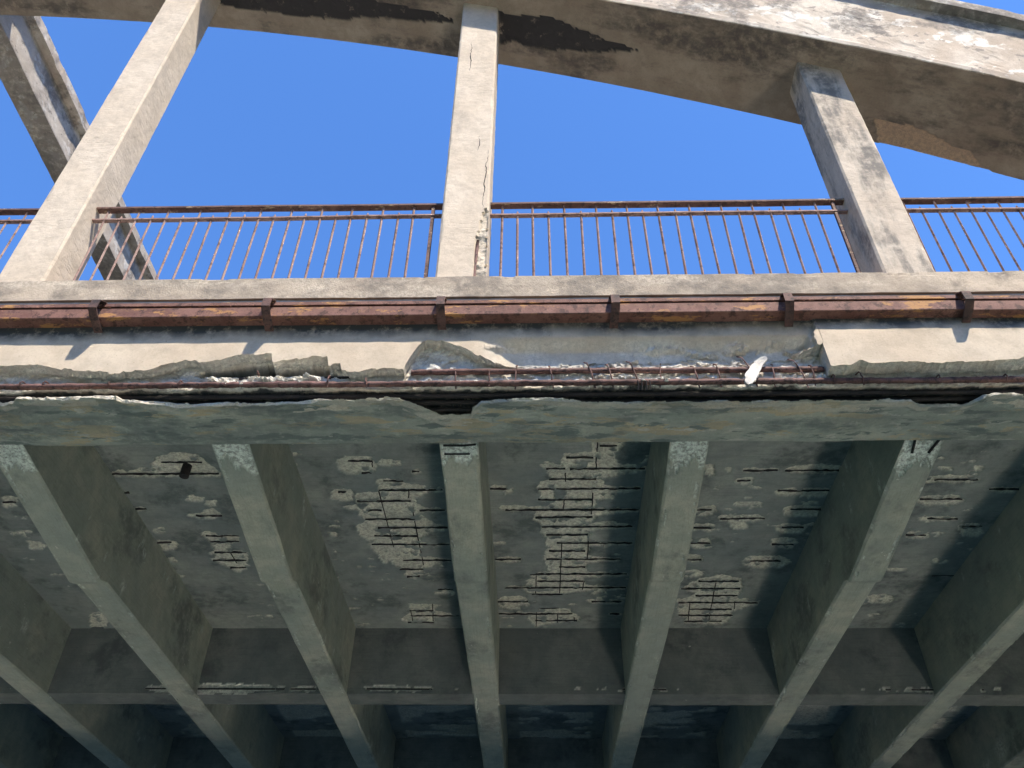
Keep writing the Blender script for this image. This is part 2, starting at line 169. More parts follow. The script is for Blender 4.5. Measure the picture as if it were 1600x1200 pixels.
def grid_mesh(name, P, mat, attrs=None, close_u=False, smooth=False, flip=False):
    """P: (n, m, 3) array of points -> quad sheet"""
    n, m = P.shape[:2]
    idx = np.arange(n * m).reshape(n, m)
    if close_u:
        idx = np.concatenate([idx, idx[:1]], 0)
    a = idx[:-1, :-1]; b = idx[1:, :-1]; c = idx[1:, 1:]; d = idx[:-1, 1:]
    q = np.stack([a, b, c, d], -1).reshape(-1, 4)
    if flip:
        q = q[:, ::-1]
    me = bpy.data.meshes.new(name)
    me.vertices.add(n * m)
    me.vertices.foreach_set('co', np.ascontiguousarray(P, dtype=np.float32).ravel())
    nf = len(q)
    me.loops.add(nf * 4)
    me.loops.foreach_set('vertex_index', np.ascontiguousarray(q, dtype=np.int32).ravel())
    me.polygons.add(nf)
    me.polygons.foreach_set('loop_start', np.arange(0, nf * 4, 4, dtype=np.int32))
    me.polygons.foreach_set('loop_total', np.full(nf, 4, dtype=np.int32))
    me.polygons.foreach_set('use_smooth', np.full(nf, smooth, dtype=bool))
    me.update(calc_edges=True)
    if attrs:
        for k, v in attrs.items():
            at = me.attributes.new(k, 'FLOAT', 'POINT')
            at.data.foreach_set('value', np.ascontiguousarray(np.broadcast_to(v, (n, m)), dtype=np.float32).ravel())
    me.materials.append(mat)
    return me

class MB:
    def __init__(self):
        self.v = []; self.f = []
    def box(self, x0, x1, y0, y1, z0, z1, jit=0.0):
        b = len(self.v)
        for z in (z0, z1):
            for (x, y) in ((x0, y0), (x1, y0), (x1, y1), (x0, y1)):
                self.v.append((x + rnd.uniform(-jit, jit), y + rnd.uniform(-jit, jit), z + rnd.uniform(-jit, jit)))
        for f in ((0, 3, 2, 1), (4, 5, 6, 7), (0, 1, 5, 4), (1, 2, 6, 5), (2, 3, 7, 6), (3, 0, 4, 7)):
            self.f.append(tuple(b + i for i in f))
        return self
    def tube(self, pts, r, n=8, jit=0.0, cap=True):
        pts = [Vector(p) for p in pts]
        b = len(self.v)
        up = Vector((0, 0, 1))
        for i, p in enumerate(pts):
            t = (pts[min(i + 1, len(pts) - 1)] - pts[max(i - 1, 0)]).normalized()
            ref = up if abs(t.z) < 0.9 else Vector((0, 1, 0))
            u = t.cross(ref).normalized(); w = u.cross(t).normalized()
            rr = r[i] if isinstance(r, (list, tuple)) else r
            for k in range(n):
                a = 2 * math.pi * k / n
                q = rr * (1 + rnd.uniform(-jit, jit))
                self.v.append(tuple(p + u * math.cos(a) * q + w * math.sin(a) * q))
        for i in range(len(pts) - 1):
            for k in range(n):
                k2 = (k + 1) % n
                self.f.append((b + i * n + k, b + i * n + k2, b + (i + 1) * n + k2, b + (i + 1) * n + k))
        if cap:
            self.f.append(tuple(b + k for k in range(n)))
            e = b + (len(pts) - 1) * n
            self.f.append(tuple(e + k for k in reversed(range(n))))
        return self
    def strap(self, prof, x0, x1):
        """closed YZ profile extruded along X"""
        b = len(self.v); n = len(prof)
        for x in (x0, x1):
            for (y, z) in prof:
                self.v.append((x, y, z))
        for i in range(n):
            j = (i + 1) % n
            self.f.append((b + i, b + j, b + n + j, b + n + i))
        self.f.append(tuple(b + i for i in reversed(range(n))))
        self.f.append(tuple(b + n + i for i in range(n)))
        return self
    def mesh(self, name, mat, smooth=False):
        me = bpy.data.meshes.new(name)
        me.from_pydata(self.v, [], self.f)
        me.update()
        if smooth:
            me.polygons.foreach_set('use_smooth', np.ones(len(me.polygons), bool))
        me.materials.append(mat)
        return me

# ------------------------------------------------------------------ materials
def newmat(name):
    m = bpy.data.materials.new(name)
    m.use_nodes = True
    nt = m.node_tree
    for n in list(nt.nodes):
        nt.nodes.remove(n)
    out = nt.nodes.new('ShaderNodeOutputMaterial')
    b = nt.nodes.new('ShaderNodeBsdfPrincipled')
    nt.links.new(b.outputs[0], out.inputs[0])
    return m, nt, b

class NT:
    def __init__(self, nt):
        self.nt = nt
        tc = nt.nodes.new('ShaderNodeTexCoord')
        self.co = tc.outputs['Object']
    def L(self, a, b):
        self.nt.links.new(a, b)
    def map(self, scale=(1, 1, 1), rot=(0, 0, 0)):
        n = self.nt.nodes.new('ShaderNodeMapping')
        n.inputs['Scale'].default_value = scale
        n.inputs['Rotation'].default_value = rot
        self.L(self.co, n.inputs['Vector'])
        return n.outputs[0]
    def noise(self, scale, detail=6, rough=0.6, dist=0.0, co=None):
        n = self.nt.nodes.new('ShaderNodeTexNoise')
        n.inputs['Scale'].default_value = scale
        n.inputs['Detail'].default_value = detail
        n.inputs['Roughness'].default_value = rough
        n.inputs['Distortion'].default_value = dist
        self.L(co if co is not None else self.co, n.inputs['Vector'])
        return n.outputs['Fac']
    def ramp(self, fac, pts):
        n = self.nt.nodes.new('ShaderNodeValToRGB')
        cr = n.color_ramp
        while len(cr.elements) < len(pts):
            cr.elements.new(0.5)
        for e, (p, c) in zip(cr.elements, pts):
            e.position = p
            e.color = (*c, 1) if len(c) == 3 else c
        self.L(fac, n.inputs[0])
        return n.outputs['Color']
    def val(self, fac, a, b):
        """smooth 0..1 between a and b"""
        n = self.nt.nodes.new('ShaderNodeMapRange')
        n.interpolation_type = 'SMOOTHSTEP'
        n.inputs[1].default_value = a
        n.inputs[2].default_value = b
        self.L(fac, n.inputs[0])
        return n.outputs[0]
    def mix(self, fac, a, b, mode='MIX'):
        n = self.nt.nodes.new('ShaderNodeMix')
        n.data_type = 'RGBA'
        n.blend_type = mode
        for s, v in ((0, fac), (6, a), (7, b)):
            if isinstance(v, (int, float)):
                n.inputs[s].default_value = v
            elif isinstance(v, tuple):
                n.inputs[s].default_value = (*v, 1)
            else:
                self.L(v, n.inputs[s])
        return n.outputs[2]
    def math(self, op, a, b=0.0):
        n = self.nt.nodes.new('ShaderNodeMath')
        n.operation = op
        for s, v in ((0, a), (1, b)):
            if isinstance(v, (int, float)):
                n.inputs[s].default_value = v
            else:
                self.L(v, n.inputs[s])
        return n.outputs[0]
    def attr(self, name):
        n = self.nt.nodes.new('ShaderNodeAttribute')
        n.attribute_name = name
        return n.outputs['Fac']
    def cracks(self, scale, width, sparse_scale=1.2, lo=0.5, hi=0.62):
        d = self.nt.nodes.new('ShaderNodeTexNoise')
        d.inputs['Scale'].default_value = scale * 3
        d.inputs['Detail'].default_value = 4
        self.L(self.co, d.inputs['Vector'])
        mx = self.nt.nodes.new('ShaderNodeMix')
        mx.data_type = 'RGBA'
        mx.inputs[0].default_value = 0.25 / scale if scale > 1 else 0.2
        self.L(self.co, mx.inputs[6]); self.L(d.outputs['Color'], mx.inputs[7])
        v = self.nt.nodes.new('ShaderNodeTexVoronoi')
        v.feature = 'DISTANCE_TO_EDGE'
        v.inputs['Scale'].default_value = scale
        self.L(mx.outputs[2], v.inputs['Vector'])
        line = self.val(v.outputs['Distance'], width, width * 0.3)
        sp = self.val(self.noise(sparse_scale, 3, 0.5), lo, hi)
        return self.math('MULTIPLY', line, sp)
    def bump(self, bsdf, height, strength=0.4, dist=0.01):
        n = self.nt.nodes.new('ShaderNodeBump')
        n.inputs['Strength'].default_value = strength
        n.inputs['Distance'].default_value = dist
        self.L(height, n.inputs['Height'])
        self.L(n.outputs[0], bsdf.inputs['Normal'])

def concrete(name, a, b, stain_and_shade, fresh, fresh2=None, stain_lo=0.52, stain_hi=0.66, stain_scale=2.5, streak=None, stain_amt=0.8,
             bump=0.5, bdist=0.006, hair=0.0, wrinkle=0.0, specks=None, grain=None, patches=None, use_attr=True):
    m, nt, bs = newmat(name)
    N = NT(nt)
    base = N.mix(N.val(N.noise(1.7, 7, 0.62), 0.35, 0.65), a, b)
    base = N.mix(N.math('MULTIPLY', N.val(N.noise(7.0, 8, 0.7), 0.40, 0.62), 0.45), base, tuple(c * 0.74 for c in a))
    if patches:
        for (sc_, lo_, c_, st_) in patches:
            base = N.mix(N.val(N.noise(sc_, 9, 0.62, co=N.map(st_)), lo_, lo_ + 0.035), base, c_)
    fine = N.noise(75.0, 5, 0.75)
    base = N.mix(N.math('MULTIPLY', N.val(fine, 0.48, 0.72), 0.4), base, tuple(c * 0.6 for c in a))
    if grain:                                   # board marks left by the formwork
        gn = N.noise(30.0, 3, 0.6, co=N.map(grain))
        base = N.mix(N.math('MULTIPLY', N.val(gn, 0.5, 0.7), 0.3), base, tuple(c * 0.6 for c in a))
    sc = N.map(streak) if streak else None
    st = N.noise(stain_scale, 10, 0.66, co=sc)
    st = N.math('MULTIPLY', N.val(st, stain_lo, stain_hi), N.val(N.noise(13.0, 7, 0.7), 0.28, 0.58))
    base = N.mix(N.math('MULTIPLY', st, stain_amt), base, stain_and_shade)
    if specks:
        (c_, lo_, s_) = specks
        base = N.mix(N.val(N.noise(16.0, 6, 0.6, co=N.map(s_)), lo_, lo_ + 0.03), base, c_)
    if use_attr:
        sa = N.math('MULTIPLY', N.attr('stain_and_shade'), N.val(N.noise(10.0, 8, 0.72), 0.25, 0.55))
        base = N.mix(sa, base, stain_and_shade)
        f2 = N.mix(N.val(N.noise(38.0, 8, 0.75), 0.42, 0.60), fresh, fresh2 or tuple(c * 0.6 for c in fresh))
        f2 = N.mix(N.math('MULTIPLY', N.val(N.noise(110.0, 4, 0.7), 0.55, 0.66), 0.6), f2, tuple(c * 0.35 for c in fresh))
        base = N.mix(N.attr('fresh'), base, f2)
    h = N.math('ADD', N.math('MULTIPLY', N.noise(16.0, 9, 0.72), 0.7), N.math('MULTIPLY', N.noise(130.0, 4, 0.7), 0.35))
    if hair > 0:
        n1 = N.math('ABSOLUTE', N.math('SUBTRACT', N.noise(1.6, 3, 0.45), 0.5))
        ln = N.math('MULTIPLY', N.val(n1, hair, hair * 0.25), N.val(N.noise(1.1, 3, 0.5), 0.52, 0.60))
        base = N.mix(N.math('MULTIPLY', ln, 0.85), base, tuple(c * 0.35 for c in stain_and_shade))
        h = N.math('SUBTRACT', h, N.math('MULTIPLY', ln, 0.6))
    N.L(base, bs.inputs['Base Color'])
    bs.inputs['Roughness'].default_value = 0.92
    bs.inputs['Specular IOR Level'].default_value = 0.25
    if wrinkle > 0:
        wv = N.noise(26.0, 5, 0.65, 0.8, co=N.map((0.45, 0.45, 2.2)))
        wv = N.math('MULTIPLY', N.val(wv, 0.50, 0.64), N.val(N.noise(2.4, 4, 0.6), 0.42, 0.62))
        h = N.math('SUBTRACT', h, N.math('MULTIPLY', wv, wrinkle))
    N.bump(bs, h, bump, bdist)
    return m

M_HANGER = concrete('limewashed_concrete', (0.62, 0.525, 0.41), (0.68, 0.59, 0.475), (0.36, 0.31, 0.25), (0.66, 0.58, 0.46),
                    stain_lo=0.54, stain_hi=0.72, streak=(1.4, 1.4, 0.6), stain_scale=3.0, stain_amt=0.6, bump=0.55, bdist=0.007, wrinkle=0.45)
M_HANGER_ST = concrete('stained_limewash', (0.57, 0.48, 0.38), (0.63, 0.55, 0.45), (0.17, 0.16, 0.145), (0.62, 0.55, 0.44),
                       stain_lo=0.44, stain_hi=0.60, streak=(2.0, 2.0, 0.45), stain_scale=2.6, stain_amt=0.9, bump=0.55, bdist=0.007, wrinkle=0.45)
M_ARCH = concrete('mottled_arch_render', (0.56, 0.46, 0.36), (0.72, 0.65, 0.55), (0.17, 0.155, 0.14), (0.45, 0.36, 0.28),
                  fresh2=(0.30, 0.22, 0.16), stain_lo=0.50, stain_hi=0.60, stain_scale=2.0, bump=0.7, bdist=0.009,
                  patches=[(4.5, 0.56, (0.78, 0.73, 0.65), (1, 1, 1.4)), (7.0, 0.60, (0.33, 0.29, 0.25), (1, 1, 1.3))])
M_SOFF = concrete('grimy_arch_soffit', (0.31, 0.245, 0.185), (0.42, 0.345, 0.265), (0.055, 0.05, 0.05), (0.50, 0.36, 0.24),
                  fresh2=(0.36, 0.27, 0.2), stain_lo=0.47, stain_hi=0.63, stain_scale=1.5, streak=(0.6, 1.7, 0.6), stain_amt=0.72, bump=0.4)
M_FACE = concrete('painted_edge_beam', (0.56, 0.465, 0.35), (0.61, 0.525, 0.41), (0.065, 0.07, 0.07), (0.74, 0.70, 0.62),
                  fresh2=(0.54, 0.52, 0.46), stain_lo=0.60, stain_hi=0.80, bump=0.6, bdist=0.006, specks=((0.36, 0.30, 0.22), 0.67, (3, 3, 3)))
M_KERB = concrete('weathered_kerb', (0.44, 0.365, 0.28), (0.57, 0.48, 0.37), (0.21, 0.185, 0.155), (0.66, 0.57, 0.45),
                  stain_lo=0.45, stain_hi=0.58, stain_scale=3.5, bump=0.9, bdist=0.01)
M_COVER = concrete('peeling_soffit_cover', (0.45, 0.48, 0.42), (0.56, 0.555, 0.45), (0.19, 0.215, 0.20), (0.72, 0.66, 0.56),
                   fresh2=(0.6, 0.53, 0.42), stain_lo=0.50, stain_hi=0.60, stain_scale=3.0, streak=(0.8, 1.8, 1.0), bump=0.8, bdist=0.012,
                   patches=[(3.4, 0.53, (0.60, 0.50, 0.33), (0.8, 2.2, 1)), (4.4, 0.56, (0.20, 0.235, 0.215), (0.7, 2.4, 1)), (9.0, 0.60, (0.64, 0.62, 0.54), (0.8, 1.6, 1))])
M_BEAM = concrete('formed_beam_concrete', (0.38, 0.405, 0.345), (0.52, 0.51, 0.405), (0.17, 0.185, 0.165), (0.78, 0.82, 0.74),
                  fresh2=(0.34, 0.36, 0.31), stain_lo=0.50, stain_hi=0.66, stain_scale=2.2, streak=(1, 0.6, 1), bump=0.5,
                  grain=(4.0, 0.12, 4.0), specks=((0.66, 0.64, 0.56), 0.70, (1.6, 0.8, 1.6)))
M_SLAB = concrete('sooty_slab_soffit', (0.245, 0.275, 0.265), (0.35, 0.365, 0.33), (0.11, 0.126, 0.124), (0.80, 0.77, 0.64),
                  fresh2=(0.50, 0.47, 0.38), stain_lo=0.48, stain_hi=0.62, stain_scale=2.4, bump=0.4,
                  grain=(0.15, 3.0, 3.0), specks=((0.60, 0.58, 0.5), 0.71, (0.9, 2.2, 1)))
M_STRING = concrete('stringer_concrete', (0.165, 0.18, 0.17), (0.235, 0.24, 0.215), (0.085, 0.097, 0.095), (0.70, 0.68, 0.58),
                    stain_lo=0.50, stain_hi=0.66, stain_scale=2.0, bump=0.5, grain=(0.12, 3, 3), specks=((0.5, 0.48, 0.42), 0.72, (1, 1, 1)))
M_DECK = concrete('deck_asphalt', (0.10, 0.10, 0.095), (0.15, 0.145, 0.135), (0.06, 0.06, 0.06), (0.4, 0.4, 0.36), use_attr=False)

def rust(name, a, b, c, yellow=None, ylo=0.60, ysc=9.0, rough=0.8, bump=0.5):
    m, nt, bs = newmat(name)
    N = NT(nt)
    base = N.mix(N.val(N.noise(6.0, 8, 0.7), 0.38, 0.62), a, b)
    base = N.mix(N.val(N.noise(21.0, 8, 0.72), 0.50, 0.62), base, c)
    base = N.mix(N.math('MULTIPLY', N.val(N.noise(90.0, 5, 0.75), 0.5, 0.7), 0.5), base, tuple(v * 0.5 for v in c))
    if yellow:
        base = N.mix(N.val(N.noise(ysc, 10, 0.75, co=N.map((0.5, 1.6, 1.6))), ylo, ylo + 0.03), base, yellow)
    N.L(base, bs.inputs['Base Color'])
    bs.inputs['Roughness'].default_value = rough
    N.bump(bs, N.noise(70.0, 7, 0.75), bump, 0.004)
    return m

M_RAIL = rust('rusted_railing_paint', (0.10, 0.05, 0.04), (0.17, 0.095, 0.075), (0.05, 0.028, 0.024), yellow=(0.42, 0.31, 0.19), ylo=0.585, ysc=16.0)
M_BAL = rust('rusted_baluster', (0.25, 0.15, 0.125), (0.35, 0.235, 0.20), (0.14, 0.08, 0.065), yellow=(0.50, 0.42, 0.36), ylo=0.64, ysc=20.0)
M_CHAN = rust('rusted_channel', (0.15, 0.065, 0.048), (0.23, 0.115, 0.085), (0.075, 0.034, 0.026), yellow=(0.40, 0.20, 0.07), ylo=0.565, ysc=7.0)
M_BRACK = rust('rusted_bracket', (0.06, 0.035, 0.03), (0.14, 0.07, 0.055), (0.03, 0.02, 0.018))
M_REBAR = rust('rusted_rebar', (0.10, 0.048, 0.038), (0.19, 0.10, 0.085), (0.04, 0.02, 0.018))
M_REBDK = rust('black_rebar', (0.018, 0.014, 0.012), (0.03, 0.022, 0.02), (0.01, 0.009, 0.009))

# ------------------------------------------------------------------ bridge root
bridge = bpy.data.objects.new('arch_bridge', None)
col.objects.link(bridge)
bridge.location = (-7.1, 9.0, 0.0)
bridge['label'] = 'weathered concrete arch bridge with slender hangers and a spalled edge beam'
bridge['category'] = 'bridge'

# key dimensions (metres)
YF = 3.40                     # front plane of the edge beam
S = 1.335                     # floor beam spacing
X0 = -0.43                    # beam under the middle hanger
ZS = 5.06                     # slab soffit
ZE, ZK = 4.572, 4.43          # floor beam soffit at its end / beyond the haunch
YK = 5.33
YB = 3.92                     # back of the edge beam
YST = 7.40                    # first stringer
XA, XB = -20.4, 6.2           # ends of the bridge

def xs_var(lo, hi, fine, coarse=0.12):
    a = np.arange(XA, lo, coarse)
    b = np.arange(lo, hi, fine)
    c = np.arange(hi, XB + 0.01, coarse)
    return np.concatenate([a, b, c])

def arch_z(x):
    return 10.13 - 0.0263 * (x + 7.1) ** 2

# ------------------------------------------------------------------ water and ground (below and around)
m, nt, bs = newmat('river_water')
N = NT(nt)
bs.inputs['Base Color'].default_value = (0.042, 0.07, 0.055, 1)
bs.inputs['Roughness'].default_value = 0.15
bs.inputs['IOR'].default_value = 1.8
M_WATER = m
m, nt, bs = newmat('bank_earth')
N = NT(nt)
g = N.mix(N.noise(0.35, 8, 0.7), (0.07, 0.075, 0.035), (0.04, 0.06, 0.02))
N.L(N.mix(N.noise(6.0, 6, 0.7), g, (0.10, 0.09, 0.06)), bs.inputs['Base Color'])
bs.inputs['Roughness'].default_value = 0.95
N.bump(bs, N.noise(5.0, 8, 0.7), 0.8, 0.05)
M_GROUND = m

gx = np.concatenate([np.linspace(-1500, -260, 8), np.linspace(-230, -60, 12), np.linspace(-56, 46, 103), np.linspace(50, 230, 13), np.linspace(260, 1500, 8)])
gy = np.concatenate([np.linspace(-1500, -290, 8), np.linspace(-260, -45, 16), np.linspace(-40, 60, 51), np.linspace(66, 280, 16), np.linspace(310, 1500, 8)])
GX, GY = np.meshgrid(gx, gy, indexing='ij')
d = np.abs(GX + 7.1)
GZ = (-1.2 + 6.3 * sstep(11.5, 19.0, d) + 34.0 * sstep(24.0, 75.0, d)  # valley sides and hills added out of view to block low sky light
      + 48.0 * sstep(70.0, 190.0, np.abs(GY - 9.0)) * sstep(8.0, 30.0, d + 26 * sstep(110, 200, np.abs(GY - 9.0)))) + 0.12 * fbm(GX * 0.4, GY * 0.4, 3)
o = link('ground', grid_mesh('ground', np.stack([GX, GY, GZ], -1), M_GROUND, smooth=True, flip=False))
o['kind'] = 'structure'
wx = np.linspace(-22.5, 8.5, 2); wy = np.linspace(-300, 300, 2)
WX, WY = np.meshgrid(wx, wy, indexing='ij')
o = link('river_water', grid_mesh('river_water', np.stack([WX, WY, WX * 0], -1), M_WATER))
o['kind'] = 'structure'

# ------------------------------------------------------------------ deck slab (solid body above the soffit panels)
mb = MB()
mb.box(XA, XB, 3.93, 14.07, 5.085, 5.24)
link('deck_slab', mb.mesh('deck_slab', M_DECK), bridge)

# ------------------------------------------------------------------ slab soffit panels between the floor beams, with spalls
def patch_mask(X, Y, polys, warp=0.012, seed=1):
    wx_ = X + 0.030 * fbm(X * 20, Y * 26, seed, 5)
    wy_ = Y + 0.026 * fbm(X * 24, Y * 30, seed + 9, 5)
    mk = np.zeros(X.shape, bool)
    for p in polys:
        a = np.array(p)
        x0, y0 = a.min(0) - 0.05; x1, y1 = a.max(0) + 0.05
        if x1 < X.min() or x0 > X.max() or y1 < Y.min() or y0 > Y.max():
            continue
        sel = (X > x0) & (X < x1) & (Y > y0) & (Y < y1)
        r = np.zeros(X.shape, bool)
        r[sel] = inpoly(wx_[sel], wy_[sel], p)
        mk |= r
    keep = fbm(X * 11, Y * 15, seed + 21, 4) > 0.30          # islands of old skin left inside a patch
    return mk & ~keep

HW = 0.1125
panels = {}
def slab_panel(k, ya, yb, step, far):
    xa = X0 + k * S + HW - 0.01
    xb = X0 + (k + 1) * S - HW + 0.01
    x = np.linspace(xa, xb, max(4, int((xb - xa) / step)))
    y = np.linspace(ya, yb, max(4, int((yb - ya) / step)))
    X, Y = np.meshgrid(x, y, indexing='ij')
    if not far:
        mk = patch_mask(X, Y, PATCH).astype(float)
    else:
        n = fbm(X * 1.9, Y * 5.0, 40 + k, 5)
        mk = ((n > 0.02) & (np.abs(X - (xa + xb) / 2) < 0.42)).astype(float)
    # small flakes
    fl = (fbm(X * 9, Y * 16, 77 + k, 4) > 0.47).astype(float)
    mk = np.maximum(mk, fl * (0.0 if far else 1.0) * (fbm(X * 1.1, Y * 1.1, 5 + k, 2) > 0.15))
    ms = blur(mk, 1)
    Z = ZS + 0.016 * ms + 0.005 * fbm(X * 30, Y * 30, 3, 4) * ms + 0.003 * fbm(X * 2.5, Y * 2.5, 8, 3)
    Z = Z - 0.0012 * np.abs(fbm(X * 3, Y * 40, 4, 2))
    fr = np.clip(ms * (0.85 + 0.3 * fbm(X * 14, Y * 14, 6, 3)), 0, 1)
    if far:
        fr = fr * 0.8
    me = grid_mesh('slab_panel', np.stack([X, Y, Z], -1), M_SLAB, {'fresh': fr, 'stain_and_shade': np.zeros_like(fr)}, flip=True)
    o = link('slab_panel', me, bridge)
    if not far:
        panels[k] = (o, xa, xb)
    return o

for k in range(-6, 6):
    near = -4 <= k <= 3
    hi = -3 <= k <= 2
    slab_panel(k, YB - 0.03, YST + 0.01, 0.008 if hi else 0.03, False)
    o = slab_panel(k, 7.64, 10.36, 0.02 if -4 <= k <= 3 else 0.06, True)
    # dark bars of the second row of panels
    if near:
        xa = X0 + k * S + HW; xb = xa + S - 2 * HW
        for j in range(9):
            yy = 7.78 + j * 0.13 + rnd.uniform(-0.02, 0.02)
            a = rnd.uniform(xa + 0.1, xa + 0.4); b = rnd.uniform(xb - 0.45, xb - 0.08)
            if b - a < 0.15:
                continue
            mb = MB(); mb.tube([(a, yy, ZS + 0.001), (b, yy, ZS + 0.001)], 0.006, 6)
            ob = link('rebar', mb.mesh('rebar', M_REBDK), o)
    slab_panel(k, 10.6, 14.1, 0.1, True)

def panel_of(x):
    for k, (o, xa, xb) in panels.items():
        if xa - 0.02 <= x <= xb + 0.02:
            return o, xa, xb
    return None

for (xa_, xb_, yy) in HBAR:
    pn = panel_of((xa_ + xb_) / 2)
    if pn is None:
        continue
    o, xa, xb = pn
    xa_ = max(xa_, xa + 0.005); xb_ = min(xb_, xb - 0.005)
    if xb_ - xa_ < 0.03:
        continue
    n = max(3, int((xb_ - xa_) / 0.03))
    pts = [(xa_ + (xb_ - xa_) * i / n, yy + rnd.uniform(-.0025, .0025), ZS + 0.003 + rnd.uniform(-.003, .002)) for i in range(n + 1)]
    mb = MB(); mb.tube(pts, [0.0068 + rnd.uniform(-.003, .002) for _ in pts], 6, 0.2)
    link('rebar', mb.mesh('rebar', M_REBDK), o)
for (ax, ay, bx, by) in VBAR:
    pn = panel_of((ax + bx) / 2)
    if pn is None:
        continue
    n = 4
    pts = [(ax + (bx - ax) * i / n + rnd.uniform(-.003, .003), ay + (by - ay) * i / n, ZS + 0.007) for i in range(n + 1)]
    mb = MB(); mb.tube(pts, 0.0042, 6, 0.15)
    link('rebar', mb.mesh('rebar', M_REBDK), pn[0])

# drain pipe stub through the slab
mb = MB()
px_, py_ = -2.43, 4.84
mb.tube([(px_, py_, 5.10), (px_, py_, 4.985)], 0.033, 18, 0.03, cap=False)
mb.tube([(px_, py_, 4.985), (px_, py_, 4.986), (px_, py_, 5.09)], [0.033, 0.026, 0.026], 18, 0.0)
pipe = link('drain_pipe', mb.mesh('drain_pipe', M_REBDK, True))
pipe['label'] = 'short black drain pipe stub poking out of the slab soffit'
pipe['category'] = 'pipe'

# ------------------------------------------------------------------ floor beams
def soffit_z(y):
    zh = ZK - 0.035                      # the haunch runs a little deeper, then steps back up
    return np.where(y < YK - 0.08, ZE + (zh - ZE) * (y - YB) / (YK - 0.08 - YB), zh + (ZK - zh) * sstep(YK - 0.08, YK + 0.03, y))

def floor_beam(k, hi):
    xc = X0 + k * S
    ya = YB - 0.005
    if hi:
        y = np.concatenate([np.arange(ya, 7.6, 0.014), np.arange(7.6, 14.1, 0.06)])
        ns, nb = 14, 20
    else:
        y = np.concatenate([np.arange(ya, 7.6, 0.06), np.arange(7.6, 14.1, 0.2)])
        ns, nb = 8, 8
    c = 0.014
    rows = []      # (x offset, t up the side (None = soffit))
    for i in range(ns):
        rows.append((-HW, 1 - i / (ns - 1)))
    for i in range(nb):
        rows.append((-HW + c + (2 * HW - 2 * c) * i / (nb - 1), None))
    for i in range(ns):
        rows.append((HW, i / (ns - 1)))
    P = np.zeros((len(rows), len(y), 3))
    fr = np.zeros((len(rows), len(y)))
    z0 = soffit_z(y)
    seed = 100 + k
    endl = 4.11 + 0.05 * fbm(y * 0 + k * 3.1, y * 0, 5, 2)
    for i, (xo, t) in enumerate(rows):
        xx = xc + xo
        wob = 0.004 * fbm(y * 3, y * 0 + i * 0.1, seed, 3)
        if t is None:
            en = ((y + 0.03 * fbm(y * 20, y * 0 + i * 0.35, seed + 4, 3)) < (endl + 0.13 * fbm(y * 0 + i * 0.22, y * 0, seed + 6, 4))).astype(float)
            chips = ((fbm(y * 6, y * 0 + i * 0.5, seed + 8, 4) > 0.40) & ((i < ns + 3) | (i > ns + nb - 4))).astype(float)
            e = np.maximum(en, chips * 0.6)
            P[i, :, 0] = xx + 0.003 * fbm(y * 4, y * 0, seed + 11, 3)
            P[i, :, 1] = y
            P[i, :, 2] = z0 + 0.018 * e + 0.008 * e * facet(y * 28, y * 0 + i * 0.38, seed + 5) + wob * 0.5
            fr[i] = e * (1.0 + 0.3 * fbm(y * 12, y * 0 + i * .4, seed + 7, 3))
        else:
            P[i, :, 0] = xx + wob
            P[i, :, 1] = y
            P[i, :, 2] = z0 + c + (ZS + 0.02 - z0 - c) * t
            fr[i] = (fbm(y * 7, y * 0 + t * 4, seed + 20, 3) > 0.6) * 0.7
    me = grid_mesh('floor_beam', P, M_BEAM, {'fresh': np.clip(fr, 0, 1), 'stain_and_shade': np.zeros_like(fr)})
    return link('floor_beam', me, bridge)

for k in range(-6, 6):
    floor_beam(k, -3 <= k <= 3)

# rust-black bars exposed at the end of one floor beam
fb = [o for o in bridge.children if o.name.startswith('floor_beam')]
for (dx, a) in ((-0.06, 0.02), (0.075, -0.02)):
    mb = MB(); xb5 = X0 + 2 * S
    mb.tube([(xb5 + dx, 3.925, ZE + 0.002), (xb5 + dx + a * 0.5, 3.98, ZE), (xb5 + dx + a, 4.04, ZE - 0.002)], 0.008, 6, 0.1)
    link('rebar', mb.mesh('rebar', M_REBDK), fb[8])
mb = MB(); mb.tube([(X0 - 0.09, 3.95, ZE), (X0 + 0.03, 3.955, ZE + .002), (X0 + 0.1, 3.945, ZE + .002)], 0.006, 6, .1)
link('rebar', mb.mesh('rebar', M_REBDK), fb[6])
mb = MB(); mb.tube([(X0 - 0.09, 4.03, ZE - .003), (X0 + 0.06, 4.03, ZE - .003)], 0.005, 6, .1)
link('rebar', mb.mesh('rebar', M_REBDK), fb[6])

